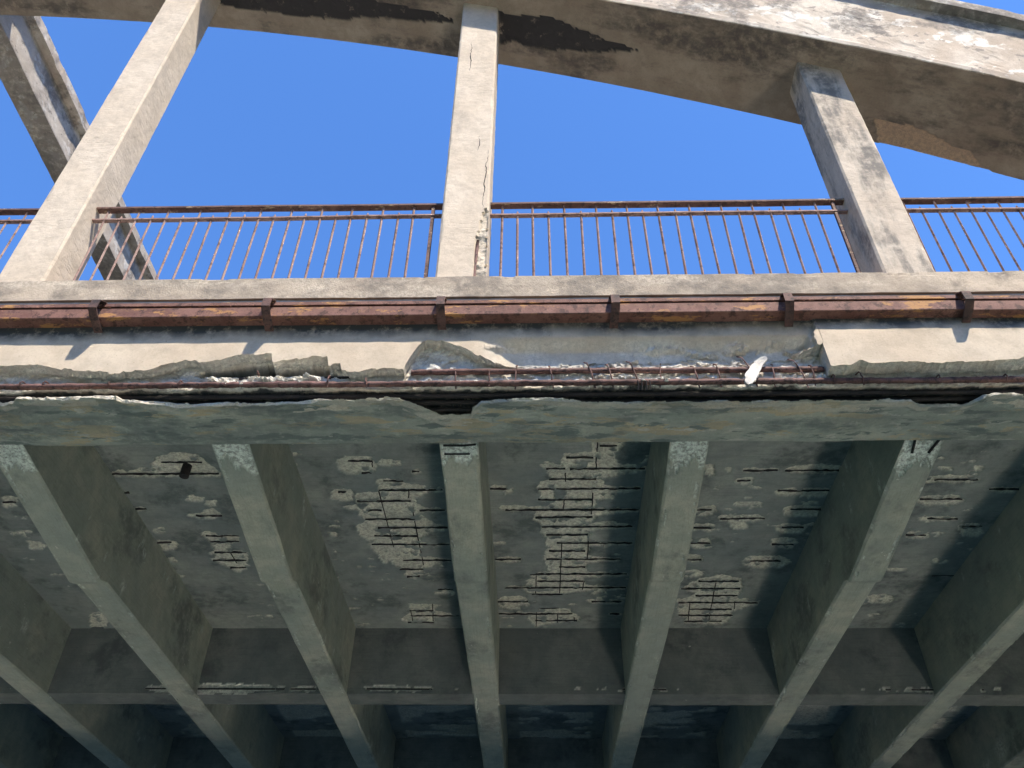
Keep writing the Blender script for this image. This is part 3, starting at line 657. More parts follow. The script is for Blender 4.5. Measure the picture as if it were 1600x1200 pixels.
# ------------------------------------------------------------------ stringers
def stringer(y0, hi):
    y1 = y0 + 0.25
    x = xs_var(-4.6, 4.4, 0.014 if hi else 0.05, 0.2)
    zb = ZK + 0.018
    nz = 44 if hi else 12
    rows = [('f', 1 - i / (nz - 1)) for i in range(nz)] + [('b', i / 9) for i in range(1, 10)] + [('r', i / 5) for i in range(1, 6)]
    P = np.zeros((len(rows), len(x), 3)); fr = np.zeros((len(rows), len(x)))
    for i, (s, t) in enumerate(rows):
        if s == 'f':
            zz = zb + (ZS + 0.02 - zb) * t
            # spalled strip along the lower arris, in lengths
            ln = fbm(x * 1.1 + 3.3, x * 0 + 2, 61, 2) + 0.25 * fbm(x * 9, x * 0 + 7, 62, 3)
            band = (ln * 1.8 - 0.35 - ((zz - (zb + 0.045)) / 0.040) ** 2 + 0.9 * fbm(x * 16, x * 0 + zz * 30, 65, 4) + 0.25) > 0.0
            band &= zz < zb + 0.12
            e = band.astype(float)
            P[i, :, 1] = y0 + 0.012 * e + 0.003 * fbm(x * 3, x * 0 + t * 3, 63, 3)
            P[i, :, 2] = zz
            fr[i] = e
        elif s == 'b':
            P[i, :, 1] = y0 + (y1 - y0) * t
            P[i, :, 2] = zb + 0.002 * fbm(x * 5, x * 0 + t, 66, 2)
        else:
            P[i, :, 1] = y1
            P[i, :, 2] = zb + (ZS + 0.02 - zb) * t
        P[i, :, 0] = x
    me = grid_mesh('stringer', P, M_STRING, {'fresh': fr, 'stain_and_shade': fr * 0}, flip=True)
    o = link('stringer', me, bridge)
    if hi:
        ln = fbm(x * 1.1 + 3.3, x * 0 + 2, 61, 2) + 0.25 * fbm(x * 9, x * 0 + 7, 62, 3)
        on = (ln > 0.03) & (np.abs(x) < 4.2)
        i = 0
        while i < len(x):
            if on[i]:
                j = i
                while j + 1 < len(x) and on[j + 1]:
                    j += 1
                if x[j] - x[i] > 0.06:
                    mb = MB(); mb.tube([(x[i] + .01, y0 + 0.008, zb + 0.047), (x[j] - .01, y0 + 0.008, zb + 0.044)], 0.007, 6, .1)
                    link('rebar', mb.mesh('rebar', M_REBDK), o)
                i = j
            i += 1
    return o

stringer(YST, True)
stringer(10.36, False)

# ------------------------------------------------------------------ edge beam: face, broken corner, core
fx_ = np.array(FACE)
x = xs_var(-3.6, 3.4, 0.007, 0.1)
zf = np.interp(x, fx_[:, 0], fx_[:, 1]) + 0.007 * fbm(x * 26, x * 0, 21, 5) + 0.010 * facet(x * 13, x * 0, 20) + 0.005 * facet(x * 40, x * 0, 520)
def chunk(x, z):
    """thick render block on the right and its square end"""
    xe = x + 0.022 * fbm(z * 16, z * 0 + 3, 19, 4) + (4.8 - z) * 0.12
    return 0.028 * sstep(1.528, 1.536, xe)
def face_off(x, z):
    mid = sstep(-0.32, -0.05, x) * (1 - sstep(1.50, 1.53, x))
    dep = sstep(4.915, 4.84, z)
    bum = 0.5 + 0.75 * fbm(x * 4, z * 13, 31, 5) + 0.12 * facet(x * 26, z * 40, 532)
    patch1 = sstep(-0.66, -0.60, x) * (1 - sstep(-0.32, -0.05, x))
    return mid * dep * (0.070 - 0.050 * np.clip(bum - 0.62, 0, 0.42) * 3.6 * sstep(4.90, 4.86, z)) - chunk(x, z) * sstep(5.16, 4.88, z)
lump_rng = [(-1.78, -1.08, 1.0), (-0.6, -0.1, 0.75), (0.2, 0.78, 1.15), (1.28, 1.57, 1.0), (-2.4, -1.9, 0.3)]
lump = np.zeros_like(x)
for a, b, h in lump_rng:
    lump = np.maximum(lump, h * sstep(a - 0.05, a + 0.06, x) * (1 - sstep(b - 0.06, b + 0.05, x)))
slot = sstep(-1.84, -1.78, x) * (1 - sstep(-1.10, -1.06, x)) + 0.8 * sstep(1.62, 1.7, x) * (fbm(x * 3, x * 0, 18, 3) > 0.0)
nA, nB, nC, nD = 46, 14, 40, 8
rows = []
P = []; FR = []; ST = []
yc = 3.478 + 0.010 * fbm(x * 6, x * 0, 22, 4)
for i in range(nA):
    t = i / (nA - 1)
    z = 5.222 + (zf - 5.222) * t
    yv = YF + face_off(x, z) + 0.003 * fbm(x * 7, z * 7, 23, 4)
    P.append(np.stack([x, yv, z], -1))
    off = face_off(x, z)
    br = np.clip(off / 0.03, 0, 1)
    FR.append(br * np.clip(0.7 + 1.0 * fbm(x * 7, z * 12, 25, 4), 0, 1))
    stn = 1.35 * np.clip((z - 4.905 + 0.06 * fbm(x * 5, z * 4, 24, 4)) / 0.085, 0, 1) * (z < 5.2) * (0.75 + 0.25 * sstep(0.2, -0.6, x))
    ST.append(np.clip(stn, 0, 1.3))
yA = P[-1][:, 1]
for i in range(1, nB + 1):
    t = i / nB
    yv = yA + (yc - yA) * t
    env = np.sin(t * 3.14159 * 0.8)
    fz_ = 0.8 * facet(x * 12, x * 0 + t * 3.2, 26) + 0.5 * facet(x * 40, x * 0 + t * 9, 526)
    z = zf + env * (0.004 + 0.009 * fz_) + 0.014 * t * facet(x * 9, x * 0 + 0.5, 36)
    yv = yv + env * 0.006 * facet(x * 30, x * 0 + t * 4, 527)
    P.append(np.stack([x, yv, z], -1))
    FR.append(np.clip(0.80 + 0.4 * fz_ + 0.5 * fbm(x * 5, x * 0 + t, 27, 3), 0, 1)); ST.append(np.clip(-0.45 - 0.5 * fz_ + 1.0 * fbm(x * 4, x * 0 + t * 2, 528, 3), 0, 0.6))
zt = P[-1][:, 2]
for i in range(1, nC + 1):
    t = i / nC
    z = zt + (4.590 + 0.016 * fbm(x * 7, x * 0, 38, 4) - zt) * t
    lp = lump * sstep(4.575, 4.60, z) * (1 - sstep(4.655, 4.685, z)) * np.clip(0.55 + 1.3 * fbm(x * 16, z * 26, 28, 4), 0, 1.3)
    fc = facet(x * 20, z * 30, 29) + 0.45 * facet(x * 55, z * 75, 529)
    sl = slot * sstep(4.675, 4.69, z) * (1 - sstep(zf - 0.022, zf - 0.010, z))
    lp = lp * np.clip(0.8 + 0.55 * (facet(x * 24, z * 34, 530) + 0.4 * facet(x * 60, z * 80, 531)), 0.1, 1.6)
    yv = yc - 0.010 + 0.010 * fc - 0.036 * lp + 0.12 * sl
    P.append(np.stack([x, yv, z + 0.004 * fbm(x * 20, z * 20, 33, 3)], -1))
    FR.append(np.clip(0.75 + 1.1 * lp - 0.4 * fc + 0.6 * fbm(x * 7, z * 12, 30, 4) - 2 * sl, 0, 1)); ST.append(np.clip(-0.05 - lp + 0.4 * fc + 0.9 * fbm(x * 5, z * 10, 39, 3) + sl, 0, 1))  # shade of the deep slot is put into the colour through sl
yl = P[-1][:, 1]
zl_ = P[-1][:, 2]
for i in range(1, nD + 1):
    t = i / nD
    yv = yl + (3.66 - yl) * t
    P.append(np.stack([x, yv, zl_ + 0.010 * fbm(x * 14, yv * 20, 34, 4) + 0.01 * t], -1))
    FR.append(x * 0); ST.append(x * 0 + 1.0)  # core soffit coloured dark to paint the shade inside the gap
for (yy, zz) in ((YB, 4.60), (YB, 5.222), (3.9, 5.23), (YF + 0.02, 5.23)):
    P.append(np.stack([x, x * 0 + yy, x * 0 + zz], -1)); FR.append(x * 0); ST.append(x * 0)
P = np.stack(P, 0); FR = np.stack(FR, 0); ST = np.stack(ST, 0)
edge = link('edge_beam', grid_mesh('edge_beam', P, M_FACE, {'fresh': FR, 'stain_and_shade': ST}, flip=True), bridge)

# bars exposed along the broken corner
def long_bar(y, z, r, xa, xb, mat, amp=0.003, seed=0, n=None, jit=0.10):
    n = n or int((xb - xa) / 0.022)
    pts = []
    rr = []
    for i in range(n + 1):
        xx = xa + (xb - xa) * i / n
        pts.append((xx, y + amp * float(fbm(np.array(xx * 1.5), np.array(0.0), seed, 3)), z + amp * 1.4 * float(fbm(np.array(xx * 1.2), np.array(4.0), seed, 3))))
        rr.append(r * (1 + 0.12 * float(fbm(np.array(xx * 9), np.array(2.0), seed + 1, 3))))
    mb = MB(); mb.tube(pts, rr, 10, jit)
    return link('rebar', mb.mesh('rebar', mat, True), edge)
long_bar(3.440, 4.604, 0.0165, -4.2, 4.2, M_REBAR, seed=1, jit=0.2)
long_bar(3.446, 4.692, 0.0160, -0.66, 1.57, M_REBAR, seed=2, jit=0.2)
long_bar(3.47, 4.672, 0.010, -1.75, -0.98, M_REBDK, seed=3)
long_bar(3.495, 4.563, 0.014, -4.2, 4.2, M_REBDK, seed=4)
long_bar(3.545, 4.560, 0.014, -4.2, 4.2, M_REBDK, seed=5)
long_bar(3.60, 4.553, 0.010, -1.2, 2.6, M_REBDK, seed=6)
# stirrup ends sticking out in front of the bars
for (xx, zt_, zb_, lean) in ((-0.235, 4.70, 4.575, 0.004), (-0.085, 4.745, 4.565, -0.006), (0.285, 4.765, 4.57, 0.05), (0.40, 4.75, 4.575, 0.03),
                             (0.515, 4.77, 4.57, 0.055), (1.125, 4.80, 4.57, 0.07), (1.40, 4.775, 4.56, 0.06), (1.60, 4.64, 4.58, 0.0),
                             (1.735, 4.66, 4.57, 0.015), (-2.77, 4.63, 4.585, -0.01), (-2.64, 4.63, 4.585, -0.012), (-2.29, 4.62, 4.585, 0), (-1.50, 4.69, 4.66, 0.012),
                             (-1.10, 4.66, 4.58, 0.0), (2.15, 4.63, 4.585, 0), (2.5, 4.63, 4.585, 0), (0.09, 4.74, 4.57, 0.02), (0.70, 4.75, 4.57, -0.02), (0.86, 4.73, 4.565, 0.03),
                             (0.99, 4.745, 4.57, 0.012), (-0.42, 4.72, 4.57, 0.01), (1.30, 4.74, 4.57, -0.015), (1.50, 4.73, 4.575, 0.0), (-0.9, 4.64, 4.575, 0.01), (-1.9, 4.63, 4.575, -0.01)):
    pts = []
    for i in range(8):
        t = i / 7
        z = zt_ + (zb_ - zt_) * t
        y = 3.437 - 0.010 * math.sin(t * 3.1) if t < 0.85 else 3.445
        pts.append((xx + lean * t ** 0.7 + rnd.uniform(-.002, .002), y if zt_ > 4.7 else y - 0.012, z))
    pts[0] = (pts[0][0], 3.462, pts[0][2] + 0.004)
    mb = MB(); mb.tube(pts, [0.0042 + rnd.uniform(-.0008, .0008) for _ in pts], 6, 0.12)
    link('stirrup', mb.mesh('stirrup', M_REBAR, True), edge)
# black corroded stirrup stubs in the gap above the soffit cover
for xs0, n_, dx_, yy in ((-1.34, 5, 0.024, 3.515), (-0.96, 4, 0.028, 3.51), (-0.44, 6, 0.02, 3.57), (0.56, 4, 0.022, 3.44)):
    for i in range(n_):
        xx = xs0 + i * dx_ + rnd.uniform(-.004, .004)
        mb = MB(); mb.tube([(xx, yy, 4.548), (xx + .003, yy - .012, 4.575), (xx, yy - 0.02, 4.60)], 0.0035, 6, .1)
        link('stirrup', mb.mesh('stirrup', M_REBDK), edge)

# delaminated soffit cover hanging under the edge beam
rx = np.array(RIM)
yr = np.interp(x, rx[:, 0], rx[:, 1]) + 0.006 * fbm(x * 22, x * 0, 41, 4)
out_r = (x < rx[0, 0]) | (x > rx[-1, 0])
yr = np.where(out_r, 3.46 + 0.02 * fbm(x * 3, x * 0, 42, 3), yr)
lip = 0.013 + 0.016 * (1 - sstep(-1.15, -1.0, x)) + 0.012 * fbm(x * 9, x * 0, 43, 4) + 0.006 * np.floor(2.5 * fbm(x * 4, x * 0, 49, 3))
lip = np.clip(lip, 0.006, 0.05)
rim_lit = np.clip(1.0 - 0.55 * sstep(-1.1, -0.9, x) + 0.5 * sstep(2.36, 2.42, x), 0, 1)  # sunlit and unlit stretches of the rim painted into its colour
P = []; FR = []; ST = []
def wav(yy, seed):
    terr = fbm(x * 2.6, yy * 9, seed + 5, 5) * 2.6
    fl = np.floor(terr)
    terr = fl + sstep(0.80, 1.0, terr - fl)             # flaking layers
    return 0.012 * fbm(x * 3.2, yy * 7, seed, 4) + 0.0055 * terr + 0.004 * fbm(x * 14, yy * 20, seed + 3, 3)
zbase = lambda yy: 4.498 + (4.566 - 4.498) * np.clip((yy - 3.45) / (YB - 3.45), 0, 1)
for t in (1.0, 0.5, 0.0):
    yy = yr + 0.006 + 0.09 * t
    P.append(np.stack([x, yy, zbase(yr) + lip + 0.004 * fbm(x * 20, yy * 20, 44, 3)], -1)); FR.append(0.9 * rim_lit); ST.append(x * 0 + 0.4 * (1 - rim_lit))
for t in (0.25, 0.5, 0.75, 1.0):
    yy = yr + 0.010 * facet(x * 16, x * 0 + t * 1.5, 45) + 0.005 * facet(x * 45, x * 0 + t * 4, 545)
    P.append(np.stack([x, yy, zbase(yr) + lip * (1 - t) + 0.5 * wav(yr, 46)], -1)); FR.append(rim_lit * (1.0 - 0.35 * (t == 1))); ST.append(0.5 * (1 - rim_lit))
ncv = 44
for i in range(1, ncv + 1):
    t = (i / ncv)
    yy = yr + (YB - 0.004 - yr) * t
    edge_fade = np.minimum(1, t * 6) * np.minimum(1, (1 - t) * 5 + 0.15)
    zz = zbase(yy) + wav(yy, 46) * (0.4 + 0.6 * edge_fade)
    P.append(np.stack([x, yy, zz], -1))
    FR.append(np.clip(0.55 * (t < 0.12) * (fbm(x * 5, yy * 14, 47, 4) > -0.1), 0, 1) + x * 0)
    ST.append(np.clip(0.5 + fbm(x * 1.6, yy * 7, 48, 4), 0, 1) * 0.7)
P.append(np.stack([x, x * 0 + YB - 0.004, x * 0 + 4.61], -1)); FR.append(x * 0); ST.append(x * 0)
link('soffit_cover', grid_mesh('soffit_cover', np.stack(P, 0), M_COVER, {'fresh': np.stack(FR, 0), 'stain_and_shade': np.stack(ST, 0)}, flip=True), bridge)

# ------------------------------------------------------------------ kerb on top of the edge beam
x = xs_var(-3.6, 3.4, 0.012, 0.15)
prof = []
P = []; FR = []; ST = []
for i in range(16):
    t = i / 15
    z = 5.401 + (5.228 - 5.401) * t
    ch = 0.02 * np.clip(fbm(x * 7, x * 0, 51, 4) - 0.25, 0, 1) * (t < 0.15)
    yv = 3.388 + 0.004 * fbm(x * 5, z * 9, 52, 4) + ch
    P.append(np.stack([x, yv, z - ch * 0.5], -1))
    FR.append(np.clip(fbm(x * 4, z * 8, 54, 4) * 1.3, 0, 0.7)); ST.append(np.clip(0.5 + 1.2 * fbm(x * 1.5, z * 5, 55, 4), 0, 1) * 0.55)
P.insert(0, np.stack([x, x * 0 + 3.95, x * 0 + 5.405], -1)); FR.insert(0, x * 0); ST.insert(0, x * 0)
P.insert(1, np.stack([x, x * 0 + 3.40, 5.405 + 0.003 * fbm(x * 6, x * 0, 56, 3)], -1)); FR.insert(1, x * 0 + .3); ST.insert(1, x * 0)
P.append(np.stack([x, x * 0 + 3.45, x * 0 + 5.229], -1)); FR.append(x * 0); ST.append(x * 0)
P.append(np.stack([x, x * 0 + 3.95, x * 0 + 5.2265], -1)); FR.append(x * 0); ST.append(x * 0)
link('kerb', grid_mesh('kerb', np.stack(P, 0), M_KERB, {'fresh': np.stack(FR, 0), 'stain_and_shade': np.stack(ST, 0)}, flip=True), bridge)

# ------------------------------------------------------------------ far edge of the bridge (hidden behind, closes the deck)
mb = MB(); mb.box(XA, XB, 14.08, 14.6, 4.58, 5.40)
link('edge_beam', mb.mesh('far_edge_beam', M_DECK), bridge)

# ------------------------------------------------------------------ hangers
SPALL_POST = [[-0.350, 5.40], [-0.350, 5.62], [-0.347, 5.80], [-0.330, 5.90], [-0.318, 6.02], [-0.300, 6.10], [-0.275, 6.02], [-0.279, 5.85], [-0.28, 5.40]]
def hanger(xc, hi, mat, yc0=3.42, seed=0, spall=None):
    w = 0.1525; d = 0.28; c = 0.012
    zt = float(arch_z(xc)) + 0.12
    st = 0.012 if hi else 0.03
    xs_ = np.linspace(-w + c, w - c, int(2 * w / st)); ys_ = np.linspace(c, d - c, int(d / st))
    ring = [(a, 0.0, 0) for a in xs_] + [(w, b, 1) for b in ys_] + [(a, d, 2) for a in xs_[::-1]] + [(-w, b, 3) for b in ys_[::-1]]
    z = np.arange(5.395, zt, st)
    P = np.zeros((len(ring), len(z), 3)); FR = np.zeros((len(ring), len(z)))
    for i, (a, b, s) in enumerate(ring):
        u = i * st
        nse = 0.003 * fbm(z * 4, z * 0 + u * 4, seed, 4) + 0.0015 * fbm(z * 30, z * 0 + u * 30, seed + 5, 2)
        X = np.full_like(z, xc + a); Y = np.full_like(z, yc0 + b)
        if s == 0: Y = Y + nse
        elif s == 1: X = X - nse
        elif s == 2: Y = Y - nse
        else: X = X + nse
        # ragged arrises
        if i in (0, len(xs_) - 1):
            chip = 0.012 * np.clip(fbm(z * 6, z * 0 + i, seed + 9, 4) - 0.3, 0, 1)
            Y = Y + chip
            X = X + chip * (1 if i == 0 else -1)
        if spall is not None and s in (0, 1):
            xx = X if s == 0 else np.full_like(z, xc + w - 0.001)
            wv = 0.012 * fbm(z * 22, xx * 22, seed + 3, 4)
            mk = inpoly(xx + wv, z + wv, spall).astype(float)
            dep = 0.020 + 0.016 * fbm(z * 18, xx * 18, seed + 6, 4)
            if s == 0:
                Y = Y + mk * dep
            else:
                mk = mk * (b < 0.03)
                X = X - mk * 0.012
            FR[i] = mk * 0.9
        P[i, :, 0] = X; P[i, :, 1] = Y; P[i, :, 2] = z
    me = grid_mesh('hanger', P, mat, {'fresh': FR, 'stain_and_shade': FR * 0}, close_u=True)
    return link('hanger', me, bridge)

HX = [-8.44, -5.77, -3.115, -0.427, 2.243, 4.915]
for i, hx in enumerate(HX):
    h = hanger(hx, i in (2, 3, 4), M_HANGER_ST if i == 4 else M_HANGER, seed=300 + 11 * i, spall=SPALL_POST if i == 3 else None)
    if i == 3:
        mb = MB(); mb.tube([(-0.345, 3.437, 5.40), (-0.343, 3.435, 5.55), (-0.338, 3.434, 5.70), (-0.337, 3.442, 5.80)], [0.008, 0.0085, 0.011, 0.007], 8, 0.15)
        link('rebar', mb.mesh('rebar', M_REBAR, True), h)
        for pts in ([(-0.315, 6.10), (-0.318, 6.22), (-0.308, 6.30), (-0.315, 6.40), (-0.305, 6.50), (-0.308, 6.58), (-0.296, 6.68), (-0.298, 6.80)],
                    [(-0.475, 7.85), (-0.470, 7.98), (-0.480, 8.10), (-0.472, 8.20), (-0.485, 8.32)], [(-0.37, 6.75), (-0.36, 6.86), (-0.37, 6.95)]):
            mb = MB()
            q = []
            for i_ in range(len(pts) - 1):
                for j_ in range(5):
                    t_ = j_ / 5
                    q.append((pts[i_][0] + (pts[i_ + 1][0] - pts[i_][0]) * t_ + rnd.uniform(-.004, .004), 3.4205, pts[i_][1] + (pts[i_ + 1][1] - pts[i_][1]) * t_))
            mb.tube(q, [0.0008 + 0.003 * math.sin(math.pi * (i_ + .5) / len(q)) for i_ in range(len(q))], 5, 0.3)
            link('crack', mb.mesh('crack', M_REBDK), h)
for hx in HX:
    mb = MB(); mb.box(hx - .15, hx + .15, 14.30, 14.58, 5.39, float(arch_z(hx)) + .1)
    link('hanger', mb.mesh('far_hanger', M_HANGER), bridge)

# ------------------------------------------------------------------ arch rib with coping
def arch_rib(y0, hi):
    yw = 0.72; hgt = 0.93; cop = 0.075; ct = 0.12
    x = xs_var(-5.8, 4.3, 0.02 if hi else 0.15, 0.15)
    zs0 = arch_z(x)
    P = []; FR = []; ST = []; MI = []
    ny = 40 if hi else 4
    polys = ARCHSP
    for i in range(ny):
        yy = y0 + yw * i / (ny - 1)
        Y = np.full_like(x, yy)
        dz = 0.004 * fbm(x * 3, Y * 3, 71, 4)
        f = x * 0; s = x * 0
        if hi:
            wx_ = x + 0.03 * fbm(x * 14, Y * 14, 72, 4); wy_ = Y + 0.022 * fbm(x * 16, Y * 16, 73, 4)
            dk = np.zeros_like(x)
            for p in polys[:3]:
                dk = np.maximum(dk, inpoly(wx_, wy_, p).astype(float))
            be = inpoly(wx_, wy_, polys[3]).astype(float)
            dz = dz + dk * (0.022 + 0.012 * fbm(x * 18, Y * 18, 74, 4)) + be * (0.02 + 0.012 * fbm(x * 12, Y * 12, 75, 4))
            s = dk * 1.6; f = be
        P.append(np.stack([x, Y, zs0 + dz], -1)); FR.append(f); ST.append(s)
    nsof = len(P)
    def add(yv, dzv, st_=0.0, amp=0.004, n=1):
        yv = np.broadcast_to(np.asarray(yv, float), x.shape)
        P.append(np.stack([x, yv + amp * fbm(x * 5, dzv * 5 + x * 0, 76, 4), zs0 + dzv], -1)); FR.append(x * 0); ST.append(x * 0 + st_)
    yb = y0 + yw
    for t in (0.02, 0.3, 0.6, 0.93):
        add(yb, t)
    add(yb + cop, 0.935); add(yb + cop, 0.935 + ct); add(yb, 0.94 + ct)
    add(y0, 0.94 + ct, amp=0.0)
    chip = 0.02 * np.clip(fbm(x * 4, x * 0, 78, 4) - 0.1, 0, 1)
    add(y0 - cop + chip, 0.935 + ct - 0.006, 0.3); add(y0 - cop + chip * 0.6, 0.935 + ct * 0.5, 0.8); add(y0 - cop + chip, 0.935, 0.9)
    add(y0 + 0.002, 0.932, 0.5)
    nf = 34 if hi else 3
    for i in range(nf + 1):
        t = 1 - i / nf
        dzv = 0.004 + 0.926 * t
        ed = 0.085 + 0.02 * fbm(x * 3, x * 0, 79, 3)
        proud = 0.007 * (dzv < ed)
        flake = 0.005 * sstep(0.0, 0.22, fbm(x * 3.0, x * 0 + dzv * 5, 80, 4))
        P.append(np.stack([x, y0 - proud + flake * (dzv >= ed) + 0.004 * fbm(x * 4, x * 0 + dzv * 4, 81, 3), zs0 + dzv], -1))
        FR.append(x * 0); ST.append(0.35 * (dzv < ed) + 0.5 * np.clip(fbm(x * 1.8, x * 0 + dzv * 3, 82, 4), 0, 1))
    P = np.stack(P, 0)
    me = grid_mesh('arch_rib', P, M_ARCH, {'fresh': np.stack(FR, 0), 'stain_and_shade': np.stack(ST, 0)}, close_u=True)
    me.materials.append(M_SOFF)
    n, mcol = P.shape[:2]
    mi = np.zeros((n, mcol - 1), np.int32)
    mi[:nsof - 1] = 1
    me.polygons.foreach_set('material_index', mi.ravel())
    return link('arch_rib', me, bridge)

arch_rib(3.22, True)
arch_rib(14.06, False)

# portal strut between the two arches
zst = 10.40
y = np.arange(3.90, 14.1, 0.03)
xc = -5.79
ring = []
for a in np.linspace(-.15, .15, 10): ring.append((a, 0.0))
for t in np.linspace(0.03, 0.5, 12): ring.append((0.15, t))
ring += [(0.25, 0.505), (0.25, 0.56), (0.25, 0.64), (-0.25, 0.64), (-0.25, 0.505), (-0.15, 0.50), (-0.15, 0.25)]
P = np.zeros((len(ring), len(y), 3)); FR = np.zeros((len(ring), len(y))); ST = FR.copy()
for i, (a, t) in enumerate(ring):
    n1 = 0.005 * fbm(y * 4, y * 0 + i * .3, 91, 4)
    chip = 0.03 * np.clip(fbm(y * 4, y * 0, 92, 4) - 0.05, 0, 1) if (a, t) in ((0.25, 0.505), (0.25, 0.56), (0.25, 0.64)) else 0
    P[i, :, 0] = xc + a + n1 - chip; P[i, :, 1] = y; P[i, :, 2] = zst + t + n1
    ST[i] = 0.3 if t > 0 else 0.75
me = grid_mesh('portal_strut', P, M_ARCH, {'fresh': FR, 'stain_and_shade': ST}, close_u=True)
link('portal_strut', me, bridge)

# ------------------------------------------------------------------ steel channel along the fascia, on brackets
chan = bpy.data.objects.new('steel_channel', None)
col.objects.link(chan)
chan.location = (0.0, 3.36, 5.05)
chan['label'] = 'rusty brown steel channel running along the fascia on strap brackets'
chan['category'] = 'channel'
bx_ = [-4.42, -3.43, -2.455, -1.48, -0.505, 0.455, 1.425, 2.395, 3.37, 4.34]
for i in range(len(bx_) - 1):
    a = bx_[i] + 0.003; b = bx_[i + 1] - 0.003
    dy = rnd.uniform(-.004, .004); dz = rnd.uniform(-.004, .004)
    y0 = 3.324 + dy; z0 = 5.012 + dz
    t = 0.006
    # trough: bottom, front web with a rolled top lip; upper lip behind a slot
    prof = [(3.399, z0), (y0 + .004, z0), (y0, z0 + .004), (y0, z0 + 0.072), (y0 + t, z0 + 0.072), (y0 + t, z0 + t), (3.399, z0 + t)]
    mb = MB(); mb.strap(prof, a, b)
    link('trough', mb.mesh('trough', M_CHAN), chan)
    prof = [(y0 - .002, z0 + 0.088), (y0 - .002, z0 + 0.112), (3.386, z0 + 0.124), (3.386, z0 + 0.116), (y0 + t, z0 + 0.104), (y0 + t, z0 + 0.088)]
    mb = MB(); mb.strap(prof, a, b)
    link('top_lip', mb.mesh('top_lip', M_CHAN), chan)
for i, xb_ in enumerate(bx_):
    sk = rnd.uniform(-0.012, 0.012)
    mb = MB()
    path = [(3.386, 5.150), (3.300, 5.128), (3.262, 5.098), (3.256, 5.03), (3.300, 4.998), (3.392, 4.962)]
    thick = 0.007
    outer = path
    inner = []
    for j, (yy, zz) in enumerate(path):
        cx, cz = 3.35, 5.06
        dd = math.hypot(yy - cx, zz - cz)
        inner.append((yy + (cx - yy) / dd * thick, zz + (cz - zz) / dd * thick))
    prof = outer + inner[::-1]
    b0 = len(mb.v)
    mb.strap(prof, xb_ - 0.024, xb_ + 0.024)
    mb.v = [(vx + sk * (3.39 - vy) / 0.13, vy, vz) for (vx, vy, vz) in mb.v]
    link('bracket', mb.mesh('bracket', M_BRACK), chan)

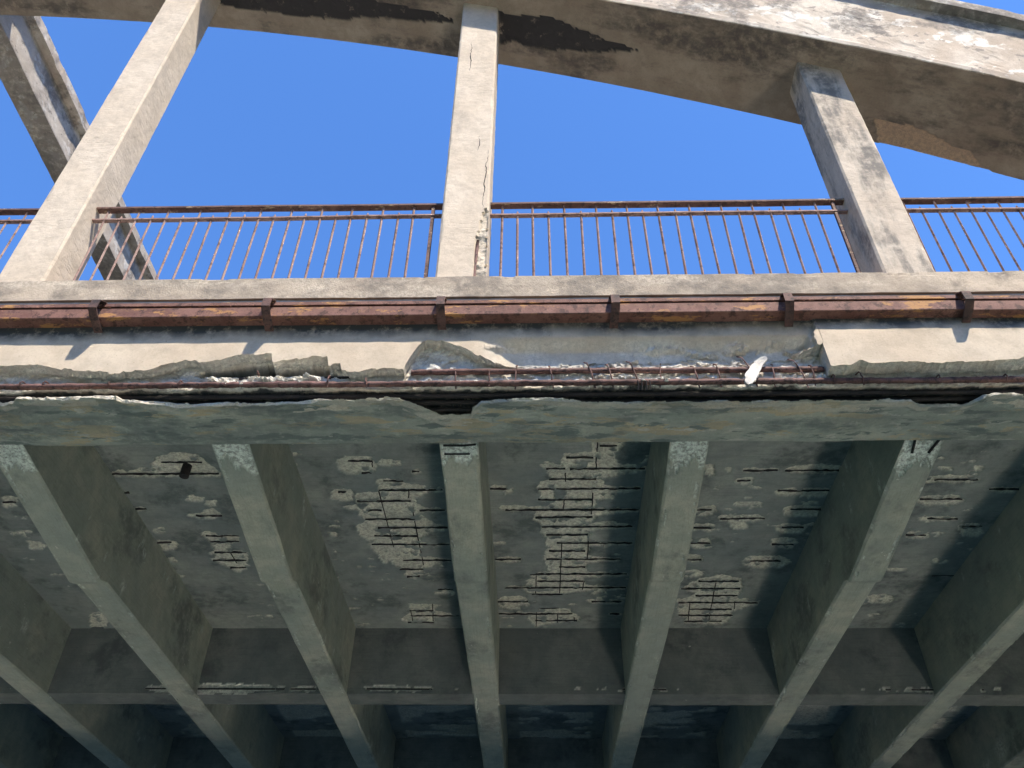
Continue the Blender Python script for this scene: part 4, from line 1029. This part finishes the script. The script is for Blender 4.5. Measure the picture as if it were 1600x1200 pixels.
# ------------------------------------------------------------------ railing panels between the hangers
def railing(xa, xb, label):
    r = bpy.data.objects.new('railing_panel', None)
    col.objects.link(r)
    r.location = ((xa + xb) / 2, 3.55, 5.405)
    r['label'] = label
    r['category'] = 'railing'
    r['group'] = 'railing panels between the hangers'
    zt = 6.30; zl = 6.19
    n = 24
    def bar(y0, y1, z0, z1, amp, seed):
        P = []
        xx = np.linspace(xa - 0.02, xb + 0.02, n)
        dz = amp * fbm(xx * 1.3, xx * 0, seed, 3); dy = amp * fbm(xx * 1.1, xx * 0 + 5, seed, 3)
        for (yy, zz) in ((y0, z0), (y1, z0), (y1, z1), (y0, z1)):
            P.append(np.stack([xx, yy + dy, zz + dz], -1))
        return np.stack(P, 0)
    sd = int(abs(xa * 100))
    link('top_rail', grid_mesh('top_rail', bar(3.527, 3.573, zt - 0.016, zt, 0.004, sd), M_RAIL, close_u=True, flip=True), r)
    link('lower_rail', grid_mesh('lower_rail', bar(3.535, 3.565, zl - 0.012, zl, 0.004, sd + 1), M_BAL, close_u=True, flip=True), r)
    k = 0
    xx = xa + 0.075
    while xx < xb - 0.12:
        tall = (k % 2 == 0)
        z1 = zt - 0.018 if tall else zl + 0.035
        b = 0.0065
        mb = MB()
        lx = rnd.uniform(-.006, .006); ly = rnd.uniform(-.004, .004)
        v = []
        for z, sx in ((5.404, 0), (5.8, lx * .5), (z1 - (0 if tall else 0.012), lx)):
            v.append((xx + sx, 3.55 + ly * (z - 5.4), z))
        mb.tube(v, [b * 1.3] * 3, 4, 0.05)
        if not tall:
            mb.tube([v[-1], (v[-1][0], v[-1][1], z1 + 0.004)], [b * 1.25, b * 0.5], 4)
        mb.tube([(v[-1][0] * 0 + xx + lx * .9, 3.55, zl - 0.017), (xx + lx * .9, 3.55, zl + 0.005)], 0.0125, 6, 0.1)
        link('baluster', mb.mesh('baluster', M_BAL), r)
        k += 1
        xx += 0.1045
    for xe in (xb - 0.075,):
        mb = MB(); mb.box(xe - 0.011, xe + 0.011, 3.54, 3.56, 5.404, zt - 0.017)
        link('end_post', mb.mesh('end_post', M_RAIL), r)
    return r

railing(-5.61, -3.275, 'rusty railing panel cut off by the left picture edge')
railing(-2.955, -0.585, 'rusty railing panel in front of the portal strut')
railing(-0.270, 2.088, 'rusty railing panel between middle and stained hangers')
railing(2.400, 4.755, 'rusty railing panel beyond the grey stained hanger')

# ------------------------------------------------------------------ plaster fragment caught on a stirrup
fz = np.linspace(0, 1, 26)
ring = [(-1, -1), (-.35, -1.15), (.4, -.95), (1, -1), (1.05, .2), (.9, 1), (0, 1.1), (-1, .9)]
P = np.zeros((len(ring), len(fz), 3))
cx_ = np.interp(fz, [0, .3, .8, 1], [1.262, 1.215, 1.150, 1.120]); cz_ = np.interp(fz, [0, .3, .8, 1], [4.752, 4.706, 4.585, 4.530])
wd = np.interp(fz, [0, .05, .3, .55, .85, .88, .97, 1], [0.005, 0.018, 0.026, 0.029, 0.031, 0.023, 0.020, 0.006])
for i, (u, v) in enumerate(ring):
    jag = 1 + 0.28 * fbm(fz * 9, fz * 0 + i * 3.1, 400, 4)
    P[i, :, 0] = cx_ + u * wd * jag * 0.85 + 0.0
    P[i, :, 1] = 3.412 + v * 0.0085 * jag - 0.02 * fz + 0.012 * np.sin(fz * 5)
    P[i, :, 2] = cz_ - u * wd * 0.5 * jag
m, nt, bs = newmat('white_plaster')
N = NT(nt)
N.L(N.mix(N.noise(30, 5, .7), (0.70, 0.67, 0.62), (0.48, 0.44, 0.38)), bs.inputs['Base Color'])
bs.inputs['Roughness'].default_value = 0.95
N.bump(bs, N.noise(60, 6, .7), 0.6, 0.006)
fg = link('plaster_fragment', grid_mesh('plaster_fragment', P, m, close_u=True))
fg['label'] = 'white strip of plaster caught on a bent stirrup before the bars'
fg['category'] = 'plaster fragment'
